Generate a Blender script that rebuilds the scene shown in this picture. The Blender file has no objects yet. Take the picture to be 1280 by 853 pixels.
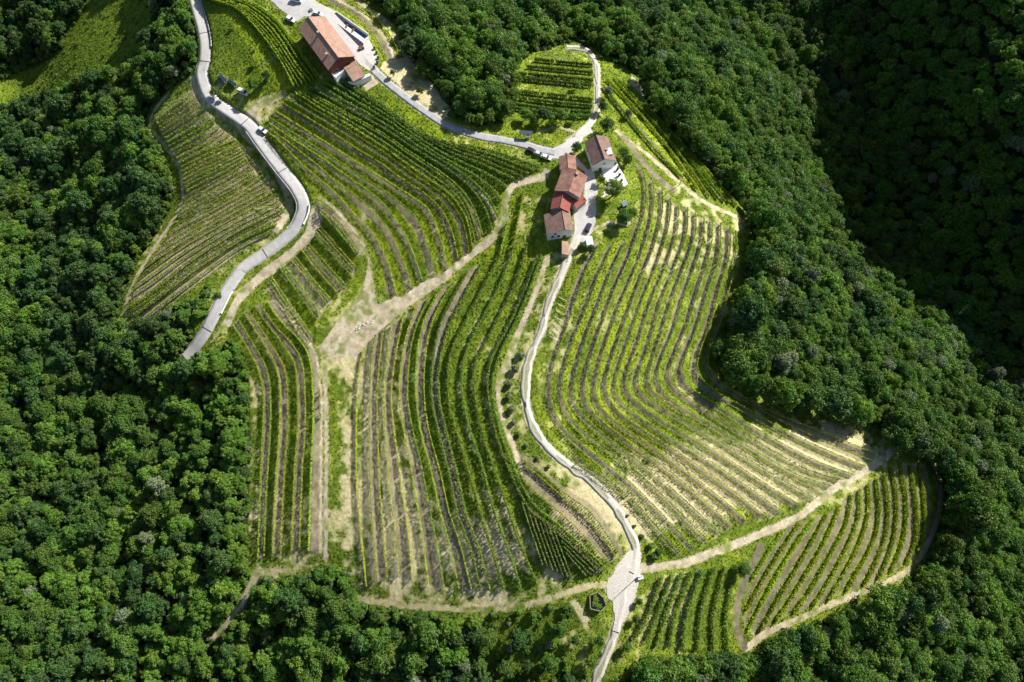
import bpy, bmesh, math, random
import numpy as np
from mathutils import Vector, Matrix, Euler

random.seed(7); rng = np.random.default_rng(7)
S = bpy.context.scene
R = math.radians
# ------------------------------------------------------------------ camera, sky, sun, exposure
TILT = R(20.0); CAM = np.array([0.0, -91.0, 250.0]); FPX = 853.0
cam_d = bpy.data.cameras.new('camera'); cam_d.lens = 24.0; cam_d.sensor_width = 36.0
cam_d.clip_start = 1.0; cam_d.clip_end = 6000.0
cam = bpy.data.objects.new('camera', cam_d); S.collection.objects.link(cam)
cam.location = CAM; cam.rotation_euler = (TILT, 0, 0); S.camera = cam
SUN_AZ, SUN_EL = R(50.0), R(37.0)
wd = bpy.data.worlds.new("World"); S.world = wd; wd.use_nodes = True
wt = wd.node_tree; sky = wt.nodes.new('ShaderNodeTexSky'); sky.sky_type = 'NISHITA'; sky.sun_disc = False
sky.sun_elevation = SUN_EL; sky.sun_rotation = SUN_AZ
bg = wt.nodes['Background']; bg.inputs['Strength'].default_value = 0.062
wt.links.new(sky.outputs[0], bg.inputs['Color'])
sl = bpy.data.lights.new('sun', 'SUN'); sl.energy = 5.0; sl.angle = R(0.5); sl.color = (1.0, 0.94, 0.84)
sun = bpy.data.objects.new('sun', sl); S.collection.objects.link(sun)
sdir = Vector((math.sin(SUN_AZ)*math.cos(SUN_EL), math.cos(SUN_AZ)*math.cos(SUN_EL), math.sin(SUN_EL)))
sun.rotation_euler = sdir.to_track_quat('Z', 'Y').to_euler(); sun.location = (0, 0, 400)
S.view_settings.view_transform = 'Standard'; S.view_settings.look = 'None'
S.view_settings.gamma = 1.0; S.view_settings.exposure = 0.62
S.cycles.max_bounces = 5; S.cycles.diffuse_bounces = 3; S.cycles.transmission_bounces = 2

# ------------------------------------------------------------------ photo pixel <-> world
FW = np.array([0, math.sin(TILT), -math.cos(TILT)]); UP = np.array([0, math.cos(TILT), math.sin(TILT)])
def rays(p):
    p = np.atleast_2d(np.asarray(p, float))
    d = FW[None] - ((p[:, 1:2]-426.5)/FPX)*UP[None]
    d[:, 0] += (p[:, 0]-640.0)/FPX
    return d
def project(P):
    q = np.asarray(P, float)-CAM; dep = q@FW
    return np.stack([640+FPX*q[:, 0]/dep, 426.5-FPX*(q@UP)/dep], 1)
def at_z(p, z):
    d = rays(p); t = (np.asarray(z)-CAM[2])/d[:, 2]
    return CAM[None]+d*t[:, None]

# ------------------------------------------------------------------ relief: heights read off the slopes of the place
HP = """720,230,18 700,190,17 410,60,24 470,100,22 560,160,19 245,0,20 255,90,16 300,90,18 315,160,12 375,250,7 270,390,-4
240,440,-10 200,140,4 190,160,1 225,240,-5 160,390,-16 300,240,3 335,285,2 150,200,-14 100,250,-26 50,250,-33 0,250,-30 0,400,-35
100,450,-32 200,470,-22 0,600,-40 150,650,-34 280,550,-14 280,650,-15 0,853,-44 200,853,-34 50,40,-22 0,0,-16 130,50,-9 0,115,-30 90,85,-17 170,20,-2
200,60,0 340,150,11 400,130,19 480,190,14 440,260,7 520,280,9 600,240,14 680,220,16 600,310,9 470,370,2 400,340,1 330,380,-3
330,550,-9 330,690,-12 400,550,-4 400,690,-8 460,500,-1 460,720,-8 560,500,4 620,480,8 600,720,-6 660,450,10 690,560,7 760,620,2
780,730,-3 745,853,-10 640,800,-14 500,800,-20 400,780,-20 700,350,15 780,300,15 850,300,9 925,300,2 800,450,6 890,460,-3
750,560,3 850,600,-3 960,530,-12 1100,560,-22 1000,630,-13 880,690,-7 950,720,-15 1100,650,-25 1170,620,-32 930,810,-22
1100,740,-30 850,790,-12 640,110,12 745,100,12 600,30,0 700,0,-12 850,30,-30 800,110,6 900,200,-9 920,100,-24 1000,300,-27
1000,450,-20 985,60,-66 1055,150,-76 1125,250,-77 1185,350,-76 1250,455,-72 1300,550,-64 900,-40,-52 1100,30,-53 1170,70,-36 1170,-20,-20
1235,120,-25 1285,140,-22 1240,10,-12 1290,0,-8 1265,290,-41 1300,-80,-12 1420,0,-22 1420,160,-34 1420,320,-46 1440,480,-50 1300,380,-42 1100,-60,-34 960,-60,-50
1150,450,-46 1290,660,-52 1200,700,-42 1280,853,-58 1100,853,-40 -150,0,10 -150,200,-10 -150,500,-48 -150,853,-50 640,960,-26
300,960,-40 1000,960,-44 1400,960,-60 640,-120,-10 300,-120,22 0,-120,6 450,-80,22 1450,-120,8 1500,750,-60"""
hp = np.array([[float(a) for a in t.split(',')] for t in HP.split()])
cw = at_z(hp[:, :2], hp[:, 2])
ring = []
for k in range(16):
    a = k/16*2*math.pi; r = 520
    ring.append((r*math.sin(a), 20+r*math.cos(a), -30+25*max(0, math.cos(a-R(55)))))
cw = np.vstack([cw, ring])
def tpsk(A, B):
    d2 = ((A[:, None]-B[None])**2).sum(2)/1e4
    return 0.5*d2*np.log(d2+1e-9)
n = len(cw); K = np.zeros((n+3, n+3)); XY = cw[:, :2]
K[:n, :n] = tpsk(XY, XY)+np.eye(n)*0.012; K[:n, n] = 1; K[:n, n+1:] = XY/100; K[n:, :n] = K[:n, n:].T
coef = np.linalg.solve(K, np.concatenate([cw[:, 2], [0, 0, 0]]))
GX0, GX1, GS = -640.0, 640.0, 4.0
gx = np.arange(GX0, GX1+.1, GS); NG = len(gx)
gX, gY = np.meshgrid(gx, gx); gp = np.stack([gX.ravel(), gY.ravel()], 1)
HZ = np.empty(len(gp))
for i in range(0, len(gp), 20000):
    q = gp[i:i+20000]; HZ[i:i+20000] = tpsk(q, XY)@coef[:n]+coef[n]+(q/100)@coef[n+1:]
rr = np.hypot(gp[:, 0], gp[:, 1]-20); w = np.clip((rr-420)/180, 0, 1); w = w*w*(3-2*w)
far = -35+14*np.sin(gp[:, 0]*.011+1)*np.cos(gp[:, 1]*.013)
HZ = (np.clip(HZ, -110, 95)*(1-w)+far*w).reshape(NG, NG)
def bil(A, x, y, x0, y0, s):
    fx = np.clip((np.asarray(x)-x0)/s, 0, A.shape[1]-1.001); fy = np.clip((np.asarray(y)-y0)/s, 0, A.shape[0]-1.001)
    i = fx.astype(int); j = fy.astype(int); fx = fx-i; fy = fy-j
    return (A[j, i]*(1-fx)+A[j, i+1]*fx)*(1-fy)+(A[j+1, i]*(1-fx)+A[j+1, i+1]*fx)*fy
def H0(x, y): return bil(HZ, x, y, GX0, GX0, GS)
def ground_hit(p, Hf=H0, up=0.0):
    d = rays(p); z = np.zeros(len(d)); P = None
    for _ in range(26):
        t = (z-CAM[2])/d[:, 2]; P = CAM[None]+d*t[:, None]
        z = z*.35+(Hf(P[:, 0], P[:, 1])+up)*.65
    return P
def vnoise(x, y, s, seed=0):                     # smooth value noise, 0..1
    g = np.random.default_rng(1000+seed).random((256, 256))
    fx = np.asarray(x)/s+97.3; fy = np.asarray(y)/s+51.7
    i = np.floor(fx).astype(int); j = np.floor(fy).astype(int); u = fx-i; v = fy-j
    u = u*u*(3-2*u); v = v*v*(3-2*v); i0, i1, j0, j1 = i % 256, (i+1) % 256, j % 256, (j+1) % 256
    return (g[j0, i0]*(1-u)+g[j0, i1]*u)*(1-v)+(g[j1, i0]*(1-u)+g[j1, i1]*u)*v
def fbm(x, y, s, seed=0, o=4):
    a = 0; t = 0; k = 1.0
    for q in range(o):
        a = a+k*vnoise(x, y, s/2**q, seed+q*7); t += k; k *= .55
    return a/t
def parse(s): return [tuple(float(a) for a in t.split(',')) for t in s.split()]
def smooth(pts, m=48):
    p = np.asarray(pts, float)
    if len(p) == 2: q = p
    else:
        e = np.vstack([2*p[0]-p[1], p, 2*p[-1]-p[-2]]); q = []
        for i in range(len(p)-1):
            a, b, c, d = e[i:i+4]
            for t in np.linspace(0, 1, 12, endpoint=False):
                q.append(.5*((2*b)+(-a+c)*t+(2*a-5*b+4*c-d)*t*t+(-a+3*b-3*c+d)*t**3))
        q.append(p[-1]); q = np.array(q)
    L = np.concatenate([[0], np.cumsum(np.hypot(*np.diff(q[:, :2], axis=0).T))])
    s = np.linspace(0, L[-1], m)
    return np.stack([np.interp(s, L, q[:, k]) for k in range(q.shape[1])], 1)
def inpoly(x, y, poly):
    c = np.zeros(np.shape(x), bool); n = len(poly); j = n-1
    for i in range(n):
        xi, yi = poly[i]; xj, yj = poly[j]
        k = ((yi > y) != (yj > y)) & (x < (xj-xi)*(y-yi)/((yj-yi)+1e-12)+xi)
        c ^= k; j = i
    return c

# ------------------------------------------------------------------ fine map of the open land (0.4 m)
FX0, FY0, FX1, FY1, FS = -268.0, -130.0, 195.0, 190.0, 0.4
fnx = int((FX1-FX0)/FS)+1; fny = int((FY1-FY0)/FS)+1
fx = FX0+np.arange(fnx)*FS; fy = FY0+np.arange(fny)*FS
fX, fY = np.meshgrid(fx, fy)
TYP = np.zeros((fny, fnx), np.int8); Z = H0(fX, fY)
def fij(P):
    i = np.round((P[..., 0]-FX0)/FS).astype(int); j = np.round((P[..., 1]-FY0)/FS).astype(int)
    ok = (i >= 0) & (i < fnx) & (j >= 0) & (j < fny)
    return i, j, ok
fpx = project(np.stack([fX.ravel(), fY.ravel(), Z.ravel()], 1)); PXm = fpx[:, 0].reshape(fX.shape); PYm = fpx[:, 1].reshape(fX.shape)
TY = {'f': 0, 'o': 1, 'g': 2, 's': 3, 'd': 4, 'y': 5, 'm': 6, 'p': 7, 'G': 8, 'c': 9, 'k': 10}
OPEN = parse("""236,-60 239,0 244,40 247,75 238,95 213,112 190,132 181,150 184,168 203,192 215,216 219,240 212,265 197,290 177,320 162,350
150,378 148,402 165,408 190,398 215,387 235,372 240,400 246,420 232,446 262,440 290,425 302,440 311,470 316,500 314,560 311,640 309,700 314,724
345,724 380,716 412,706 440,714 446,752 500,764 560,770 600,774 632,784 652,806 668,832 676,860 780,860 800,822 860,822 920,822 938,820 962,802 1003,786
1052,763 1102,746 1142,723 1167,686 1184,640 1182,595 1166,568 1130,553 1090,538 1040,518 1000,505 985,511 960,498 925,483 905,474 895,455
906,420 920,380 935,330 941,290 931,262 905,230 880,205 850,180 822,150 807,125 800,100 780,83 760,76 745,60 715,53 690,60 660,68 645,83
638,110 630,135 628,155 600,158 575,152 560,142 545,128 530,100 512,70 502,40 482,15 452,-10 440,-60""")
MEADOW = parse("-60,108 0,100 56,78 80,58 86,33 108,12 118,-60 200,-60 192,20 178,62 156,92 104,104 60,120 20,136 -60,150")
BARE = parse("462,322 472,382 520,356 560,334 566,346 530,370 492,398 470,420 440,450 404,446 398,436 420,410 440,385 456,352")
BARE2 = parse("495,62 512,72 524,92 540,104 556,126 566,140 552,150 530,134 512,118 490,100 476,86 480,74")
opn = inpoly(PXm, PYm, OPEN); mead = inpoly(PXm, PYm, MEADOW)
TYP[opn | mead] = 1; TYP[mead] = 8
for poly, c in ((BARE, 'p'), (BARE2, 'd'),
        (parse("262,-20 300,12 330,50 352,85 362,112 330,118 312,95 290,60 262,25 250,-20"), 'G'),
        (parse("266,-12 300,20 330,52 350,84 366,113 345,114 325,88 312,62 295,36 262,0"), 'y'),
        (parse("335,120 372,108 395,100 360,118 348,135 330,158 318,150 324,130"), 'm'),
        (parse("390,258 400,250 412,262 398,290 386,310 360,332 330,350 300,380 288,408 278,412 262,432 280,400 300,360 330,335 365,310 382,290"), 'p'),
        (parse("645,420 672,330 690,318 712,310 694,360 672,400 664,430 652,460 650,490 652,520 662,545 690,572 735,602 765,640 776,685 766,690 752,650 730,625 690,590 655,565 636,530 630,490 636,462 652,435"), 'm'),
        (parse("595,772 640,764 700,755 745,770 770,853 610,853"), 'G'),
        (parse("450,742 520,752 600,757 600,766 520,762 446,754"), 'd'),
        (parse("712,752 720,748 741,780 734,788"), 'd'), (parse("700,790 720,785 750,770 757,790 740,830 715,845"), 'm'),
        (parse("815,235 850,232 925,278 925,300 890,290 850,262"), 'm'),
        (parse("790,95 800,105 808,128 795,132 780,118"), 'p'),
        (parse("446,100 462,92 474,104 458,114"), 'p'),
        (parse("318,690 404,684 402,706 392,716 372,720 350,716 344,724 320,716"), 'm'),
        (parse("450,726 486,712 512,718 560,730 640,732 660,742 640,756 600,760 520,754 448,748"), 'm'),
        (parse("424,448 442,448 440,560 440,700 452,745 440,712 428,705 422,640 426,560 418,500"), 'm'),
        (parse("404,448 424,448 420,560 424,700 410,704 405,600"), 'g'),
        (parse("312,470 328,480 324,560 322,700 312,715 311,640 314,560"), 'm'),
        (parse("668,700 700,715 718,728 700,742 672,742"), 'm'),
        (parse("232,372 300,322 352,288 372,252 386,262 368,300 330,335 290,372 262,420 246,424 238,400"), 'g')):
    TYP[inpoly(PXm, PYm, poly)] = TY[c]

# one-sided drop below the retaining wall of the left road
def ribbon(cl, offs, m=400):
    c = smooth(cl, m); W = ground_hit(c[:, :2])
    t = np.gradient(W[:, :2], axis=0); t /= np.linalg.norm(t, axis=1)[:, None]+1e-9
    nrm = np.stack([t[:, 1], -t[:, 0]], 1)       # to the right of travel
    return W, nrm
ZOFF = np.zeros_like(Z)
ROAD1 = "238,-60 241,-25 244,0 249,19 254,37 257,56 256,75 252.5,90 256,107 265.6,124 282.5,137 305,152 314,160 328,180 350.6,210 371,236 379,255 375,274 362,292.5 334,315 305.6,334 300,340 282.5,365 269,391 256,416 244,433 232,448"
WALL = "276,135 300,151 314,163 325,180 347,210 366,236 373,255 368,274 356,290"
Wc, nr = ribbon(parse(WALL), None, 900)
for o in np.arange(26, 0.2, -.2):
    Pq = np.stack([Wc[:, 0]+nr[:, 0]*(o-.1), Wc[:, 1]+nr[:, 1]*(o-.1)], 1); i, j, ok = fij(Pq)
    e = np.sin(np.linspace(0, 1, len(Wc))*math.pi)**.4
    ZOFF[j[ok], i[ok]] = (-3.3*e*(1-o/26)**1.5)[ok]
def blur(A, k=1):
    for _ in range(k):
        B = A.copy(); B[1:-1] = (A[:-2]+2*A[1:-1]+A[2:])/4; A = B.copy(); A[:, 1:-1] = (B[:, :-2]+2*B[:, 1:-1]+B[:, 2:])/4
    return A
Z = Z+blur(ZOFF, 1)
# ------------------------------------------------------------------ vineyard blocks: guide lines along the terraces, and what lies between
# cells: s tilled soil, g grass, y yellow-green grass, d dry straw, m patchy, p dirt; '|' is a vine row, '.' a border without one
BLOCKS = {}
BLOCKS['left'] = dict(where='in the vineyard below the left road', frm='from its top edge', dens=.9, wide=.2, g=[
 "193,146 215,128 238,113", "k|k|k|k|k|k|k|k|g1",
 "213,186 240,171 270,154", "|k|k|k|k|g1",
 "228,212 262,195 303,180", "|k|k|k|k|k|g1",
 "232,243 260,228 290,214 316,199", "|k|k|k|k|g1",
 "221,282 240,270 290,245 332,221", "|k|k|k|k|g1",
 "174,350 202,329 240,303 300,269 349,244", "|k2|k2|k2|g1",
 "161,388 196,367 240,331 300,292 357,264", "|k2|k2|g1",
 "172,398 181,390 240,346 300,305 349,282", "|k3|k1",
 "187,399 245,356 300,314 345,290"])
BLOCKS['strip'] = dict(where='in the curved strip left of the farmhouse', frm='from the bright meadow', dens=3.0, wide=.5, g=[
 "238,-16 260,0 292,11 309,24 331,49 354,82 369,112", "|s|g",
 "246,-16 268,0 296,10 318,26 341,51 361,81 380,109", "|g|g",
 "256,-16 279,0 309,13 335,32 354,56 372,84 389,104", "|g|g",
 "270,-16 294,0 320,11 346,30 365,54 388,86 397,100", "|g|m",
 "288,-16 311,0 342,20 361,41 380,69 393,86 403,97"])
BLOCKS['sweep'] = dict(where='in the big upper vineyard', frm='from the left road', dens=1.0, g=[
 "324,160 341,173 365,203 400,237 424,263 447,287 462,310 471,332 475,366", "y3.s4|y3",
 "341,170 376,202 401,223 428,245 451,271 475,295 490,325 499,351 505,372", "y3.s4|y3",
 "337,161 372,184 401,206 425,227 459,250 490,284 505,314 516,342 523,361", "y3.s4|g3",
 "337,154 372,178 414,203 450,228 479,250 497,272 512,295 524,325 532,352", "g3.s4|y3",
 "337,146 376,171 414,195 451,219 479,235 512,257 531,276 542,308 552,345", "y3.s4|y3",
 "346,137 382,159 419,182 451,202 477,219 512,241 540,262 556,300 565,337", "y3.s4|y3",
 "356,127 391,148 425,169 451,186 480,203 505,223 531,240 556,263 570,290 578,330", "y2|s3.s2|y2",
 "367,118 395,137 432,159 480,190 505,208 530,226 556,243 573,262 583,281 590,317", "y|G1.s1|G2|",
 "380,118 400,128 440,150 480,173 510,194 540,214 570,238 587,264 598,300", "s|G2|g",
 "393,110 430,132 480,160 520,186 550,204 575,220 594,236 611,258 621,284", "d1|G2|g",
 "410,104 440,122 480,147 520,175 550,195 581,211 607,224 624,238 629,243", "G1|G2|",
 "421,100 451,120 480,140 520,168 550,186 570,196 600,207 626,219 648,228", "y2|G2|g2|G2|g1",
 "452,112 470,124 500,146 530,168 560,180 600,186 640,197 679,211"], dense_from=13)
BLOCKS['diagonal'] = dict(where='in the diagonal rows below the road bend', frm='from the lower end', dens=.9, g=[
 "333,362 352,392 375,425 388,443", "s|s|s|s|y3",
 "347,337 370,369 395,405", "y|s|s|d2",
 "361,328 385,356 407,384", "d|s|s|g2",
 "374,315 396,345 421,372", "g|s|s|s|y2",
 "392,300 415,324 440,352", "g|s|s|s|y2",
 "404,274 424,299 446,324", "y|s|s|s2|",
 "396,250 432,275 454,314"])
BLOCKS['lower_left'] = dict(where='in the terraces beside the left wood', frm='from the wood', dens=1.1, g=[
 "292,406 313,440 326,468 331,500 330,540 328,580 326,640 324,700", "|s4|g3",
 "304,395 324,429 339,455 345,485 345,540 341,590 338,640 336,694", "g2.d1|s4|g3",
 "313,384 336,416 352,440 364,462 367,492 367,540 364,580 361,640 359,694", "g3|s4|g3",
 "332,380 349,406 375,431 386,455 389,492 389,540 386,580 384,640 382,690", "g2|s4|p1",
 "343,374 370,405 394,440 400,470 403,500 403,540 403,600 402,690"])
BLOCKS['centre'] = dict(where='in the tall central vineyard', frm='from its left edge', dens=1.1, g=[
 "451,441 446,460 442,490 441,540 441,600 445,653 451,705 454,738", "s2|g3.d3|s2",
 "475,414 470,452 468,500 468,544 469,600 472,663 478,722", "s2|m1.d3|s2",
 "496,402 490.6,445 486,480 485,502 489,555 494,610 502,663 506,722", "s2|m4|s2",
 "530,375 515,415 507.5,452 505,500 513,544 523,587 536,663 546,734", "s2|g4|s2",
 "560,357 541,387 530.5,418 526,460 526.6,502 532,544 544.5,587 557,640 570,680 584,737", "s2|g4|s2",
 "594,334 575,370 556,408 545,460 545,498 555,544 565.6,587 576,640 593,685 607,738", "s2|g6",
 "625.5,319 608.6,351 590,387 568.5,429 561,460 561,502 572,544 587,595 600,640 614,685 630,737", "|G1.g3.m2",
 "643,305 632,340 611,384.5 591,421 579,455 578.5,498 589,543 603,584 616,634 633,681 651.6,737", "|G1.g3.m2",
 "659,306 646.6,348.6 625.5,393 607,430 595,454 593,490 602,538 616,582 632,628 649,678.5 671,730", "|G1.g3.m2",
 "672,321 655,365.5 634,412 616,445 610.6,470 611,500 621,547 634,582 649,615 664,640 685,655", "|G2|g2.p2",
 "686.7,321 667.7,378 648,425 638,454 626,475 627.5,509 642,551 655,585 662,600 680,622 700,640"], dense_from=10)
BLOCKS['centre_top'] = dict(where='between dirt path and lower village houses', frm='from the dirt path', dens=1.6, g=[
 "641,243 637,262 634,281 625.5,319", "|g3",
 "655,240 651,260 645,290 643,305", "|m3",
 "677,223 664,252 661,285 659,306"])
BLOCKS['wedge'] = dict(where='in the triangle of tight rows', frm='from its left side', dens=1.8, g=[
 "652,627 664,665 678,706", "|s|s|s|s|s|s|", "690,657 702,690 716,726"])
BLOCKS['wedge_two'] = dict(where='in the tight rows pointing at the road junction', frm='from the upper side', dens=1.8, g=[
 "696,662 726,687 755,714", "|s|s|s|s|", "706,690 718,704 732,720"])
BLOCKS['lens'] = dict(where='in the curved terraces left of the gravel road', frm='from the tight rows', dens=1.0, g=[
 "649,612 670,639 705,667 753,709", "g1|m3|s3",
 "655,590 663,594 698,624 731,657 766,700", "s3|m3|s3",
 "650,567 672,580 705,610 741,634 764,667 778,690"])
H = ["743,302 724,342 710.6,380 700,418 687,454 683,481 685,511 698,536 721,560 748,583 784,612 826.6,654.5 860,690",
 "760,308 741,348 729.6,380 710.6,428.5 698,471 698,498 708.5,523.5 729.6,546.7 750.7,560 795,595 835,635.5 878,680",
 "777,302 758,342 744,380 725,428.5 713,471 712,498 725,523.5 751,547 765.5,560 805.5,591 843.5,625 893,671",
 "788,305 773,338 757,380 740,428.5 727.5,471 725.4,496 736,517 761,540 787,560 820,585 860,617 908,662",
 "796,322 783,352 769.7,380 753,428.5 741,471 739,494 748.6,515 778,540 808,560 850,592 890,625 925,655",
 "803,331 784.5,380 765.5,433 754,471 753,492 765.5,515 795,538 829,560 865,586 905,615 946,648",
 "811,345 797,380 778,435 766.6,471 765.5,492 778,511 812,536 840,555 882,582 924,610 967,643",
 "828.5,331 808,380 791,433 780,464 777,485.5 789,504.5 820,528 840,540 882,565 924,593 958,616 990,636",
 "837,339 820,380 805.6,433 793,464 791,483 803.5,500 840,523.5 888.5,553 935,582 977,607.6 1012,628",
 "850,335 833,380 816,439 808,464 805.6,479 816,494 840,509 893,540 945.5,574 988,599 1024,619",
 "858,345.6 845,380 837,410 823,444 817,465.5 819,484.5 836,503.5 869.6,524.6 895,540 945,571 990,597 1036,613",
 "876,335 867.5,360 855,402 836,448.6 831.7,465.5 836,484.5 855,501 891,524.6 914,540 960,568 1005,592 1052,606",
 "888,338 880,360 867.5,402 850.6,444 845,465.5 850.6,482 869.6,499 905.5,520 935,540 980,566 1020,586 1063,599",
 "900,340 893,360 882,402 867.5,440 863,463 869.6,480 888.6,495 926.6,516 960,536 1000,557 1040,575 1075,589",
 "913,340 907.6,360 897,402 884,436 881,459 890.7,476 909.7,491 947.7,513 980,530 1020,549 1060,566 1088,577",
 "920,342 914,368 903,405 891,438 888,457 897,471 916,485 953,506 990,519 1037,532 1065,543 1103,558"]
hg = []
pat = ["/s4|g6", "/s4|y6", "/s4|g6", "/s4|g6", "/s4|y6", "/s4|g6", "/s4|y6", "/s4|g6", "/s4|g6", "/s4|g6", "/s4|g6", "/s4|m6", "/s4|g6", "/s4|g6", "/s4|m6"]
for a, b in zip(H, pat+[None]):
    hg.append(a)
    if b: hg.append(b)
BLOCKS['right'] = dict(where='in the big right-hand vineyard', frm='from the gravel track', wide=.2, dens=.72, g=hg)
BLOCKS['right_top'] = dict(where='in the top of the right-hand vineyard', frm='from the village side', dens=1.0, g=[
 "795,204 803,232 801,263 790.5,293 788,305", ".s4|g6",
 "810.6,223 812.7,246 807,284 796,322", ".s4|g6",
 "821,235 823,263 816,297 803,331", ".s4|m6",
 "834,244 832,274 822,314 811,345", ".s4|m6",
 "843,255 841,289 828.5,331", ".s4|m6", "854,261 852,295 837,339", ".s4|m6", "864,264 864,293 850,335", ".s4|m6",
 "874,274 873,301 858,345.6", ".s4|m6", "885,275 884,305 876,335", ".s4|m6", "895,279 894,310 888,338", ".s4|m6",
 "906,284 905,315 900,340", ".s4|m6", "918,290 919,315 913,340", "|m3", "925,300 925,320 920,342"])
BLOCKS['right_low'] = dict(where='beside the gravel road in the right-hand vineyard', frm='from the road', dens=1.0, g=[
 "719,578 757,606 791,633 818,666 845,694", "|s4|y5", "706,547 731.6,570 784,612 826.6,654.5 860,690"])
I = ["974,664 956,690 942,713", "995,654 963,703 932,755", "1012,650 984,688 957,734 931,786", "1029,644 995,703 967.5,749 945,792",
 "1045,636 1014,698.5 984,747 963,780", "1061,620 1051,660 1030,698 1005,741 984,769", "1071,613 1068,651 1051,691 1030,730 1010,760",
 "1081.7,605 1080.6,643 1068,681 1042.7,730 1030,752", "1091,600 1095,638.6 1085,681 1059.5,725 1050,742", "1101.7,594 1106,630 1104,668 1091,702 1073,735",
 "1110,586 1116.5,624 1114,668 1102,706 1092,728", "1121,582 1128,624 1125,668 1112,706 1106,720", "1133,582 1142,634 1140,677 1127,708",
 "1145,582 1151,634 1150,672 1143,694", "1156,580 1161,613 1163,649 1155,680"]
ig = []
for k, a in enumerate(I):
    ig.append(a)
    if k < len(I)-1: ig.append("y3|y3.s5")
BLOCKS['corner'] = dict(where='in the rounded vineyard at the lower right', frm='from its left side', dens=2.6, wide=1.2, g=ig)
BLOCKS['shrubby'] = dict(where='in the overgrown plot right of the junction', frm='from the road', dens=2.2, wide=1.3, g=[
 "822,722 806,765 785,800", "s1|G2.m2|G2.m2|G2.m2|G2.g1", "872,712 852,765 845,812", "s1|G2.g1|G2.g1|G2.g1|g1", "922,706 912,765 914,815"])
BLOCKS['shaded'] = dict(where='in the small field inside the track loop', frm='from its top', dens=3.2, wide=.7, g=[
 "668,77 700,80 741,84", "|G2|g2", "648,94 700,99 741,103", "|G2|g2.g3", "641,116 700,122 743,127", "|G1|G1", "634,131 695,140 741,143", "|G1|g1", "632,140 690,151 738,153"])
BLOCKS['slope'] = dict(where='on the slope between upper track and wood', frm='from the track', dens=2.8, wide=.7, g=[
 "752,112 778,148 810,186 845,218", "g1|s1.y2|G1", "760,99 800,140 838,185 878,245", "y2|s1.G2|y1.s1|y2|s1.G1|g2", "792,112 830,158 880,210 926,262"])
BLOCKS['bank'] = dict(where='on the terraced bank above the upper farmhouse', frm='from the farmhouse', dens=.8, g=[
 "385,-14 400,5 428,14 452.5,34 467.5,54 479,77", "y2|s3.p2", "410,-14 436,4 462,21 479,40 492,60 497,74", "y2|m3.p2", "434,-14 458,8 484,26 497,48 508,70"])

ROWS = []
VTYPE = {}
ZT = np.full(Z.shape, np.nan)
def Hz(x, y): return bil(Z, x, y, FX0, FY0, FS)
dropw = {'s': .05, 'g': 1.6, 'G': 1.3, 'y': 1.6, 'd': 1.5, 'm': 1.5, 'p': .3, 'o': 1.0, 'k': .8}
import re
for bn, B in BLOCKS.items():
    gl = [smooth(parse(s), 60) for s in B['g'][0::2]]; st = B['g'][1::2]
    Wg = [ground_hit(g, Hz) for g in gl]; count = 0
    for k, s in enumerate(st):
        A, C = Wg[k], Wg[k+1]
        toks = re.findall(r'\||/|\.|[a-zA-Z]\d*', s); cells = []; rowsat = []
        acc = 0.0
        for t in toks:
            if t in '|/': rowsat.append((acc, t == '/'))
            elif t != '.':
                wgt = float(t[1:] or 1); cells.append((t[0], acc, acc+wgt)); acc += wgt
        tot = acc
        cum = [0.0]
        for c, a, b in cells: cum.append(cum[-1]+dropw[c]*(b-a))
        cb = np.array([a for _, a, _ in cells]+[tot])/tot; cz = np.array(cum)/cum[-1]
        L = max(np.hypot(*np.diff(A[:, :2], axis=0).T).sum(), np.hypot(*np.diff(C[:, :2], axis=0).T).sum())
        Wd = np.hypot(*(A-C)[:, :2].T).max()
        nu = int(L/.22)+2; nv = int(Wd/.16)+3
        uu = np.linspace(0, 59, nu); vv = np.linspace(0, 1, nv)
        Au = np.stack([np.interp(uu, np.arange(60), A[:, q]) for q in range(3)], 1); Cu = np.stack([np.interp(uu, np.arange(60), C[:, q]) for q in range(3)], 1)
        P = Au[:, None]*(1-vv[None, :, None])+Cu[:, None]*vv[None, :, None]
        wid = np.hypot(*(Au-Cu)[:, :2].T)
        vj = vv[None, :]+(fbm(P[..., 0], P[..., 1], 1.6, 3, 2)-.5)*.5/np.maximum(wid[:, None], 1.5)
        ci = np.clip(np.searchsorted(cb, np.clip(vj, 0, .9999), side='right')-1, 0, len(cells)-1)
        tt = np.array([TY[c] for c, _, _ in cells])[ci]
        i, j, ok = fij(P)
        TYP[j[ok], i[ok]] = tt[ok]
        za = Au[:, 2][:, None]; zb = Cu[:, 2][:, None]
        zt = za+(zb-za)*np.interp(vv, cb, cz)[None]
        base = Hz(P[..., 0], P[..., 1]); 
        ZT[j[ok], i[ok]] = (base+np.clip((zt-(za+(zb-za)*vv[None]))*1.25, -1.3, 1.3))[ok]
        for r, half_ in rowsat:
            v = r/tot
            if v == 0 and k > 0 and False: continue
            line = A*(1-v)+C*v
            count += 1
            ROWS.append(dict(b=bn, n=count, v=v, line=line[30 if half_ else 0:, :2].copy(), wid=wid[:: max(1, nu//60)], dense=(count >= B.get('dense_from', 999)), B=B, cellw=Wd/max(1, len(rowsat)+0.0)))
dz = np.where(np.isnan(ZT), 0, ZT-Z); m = (~np.isnan(ZT)).astype(float)
Z = Z+blur(dz, 2)
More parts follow.
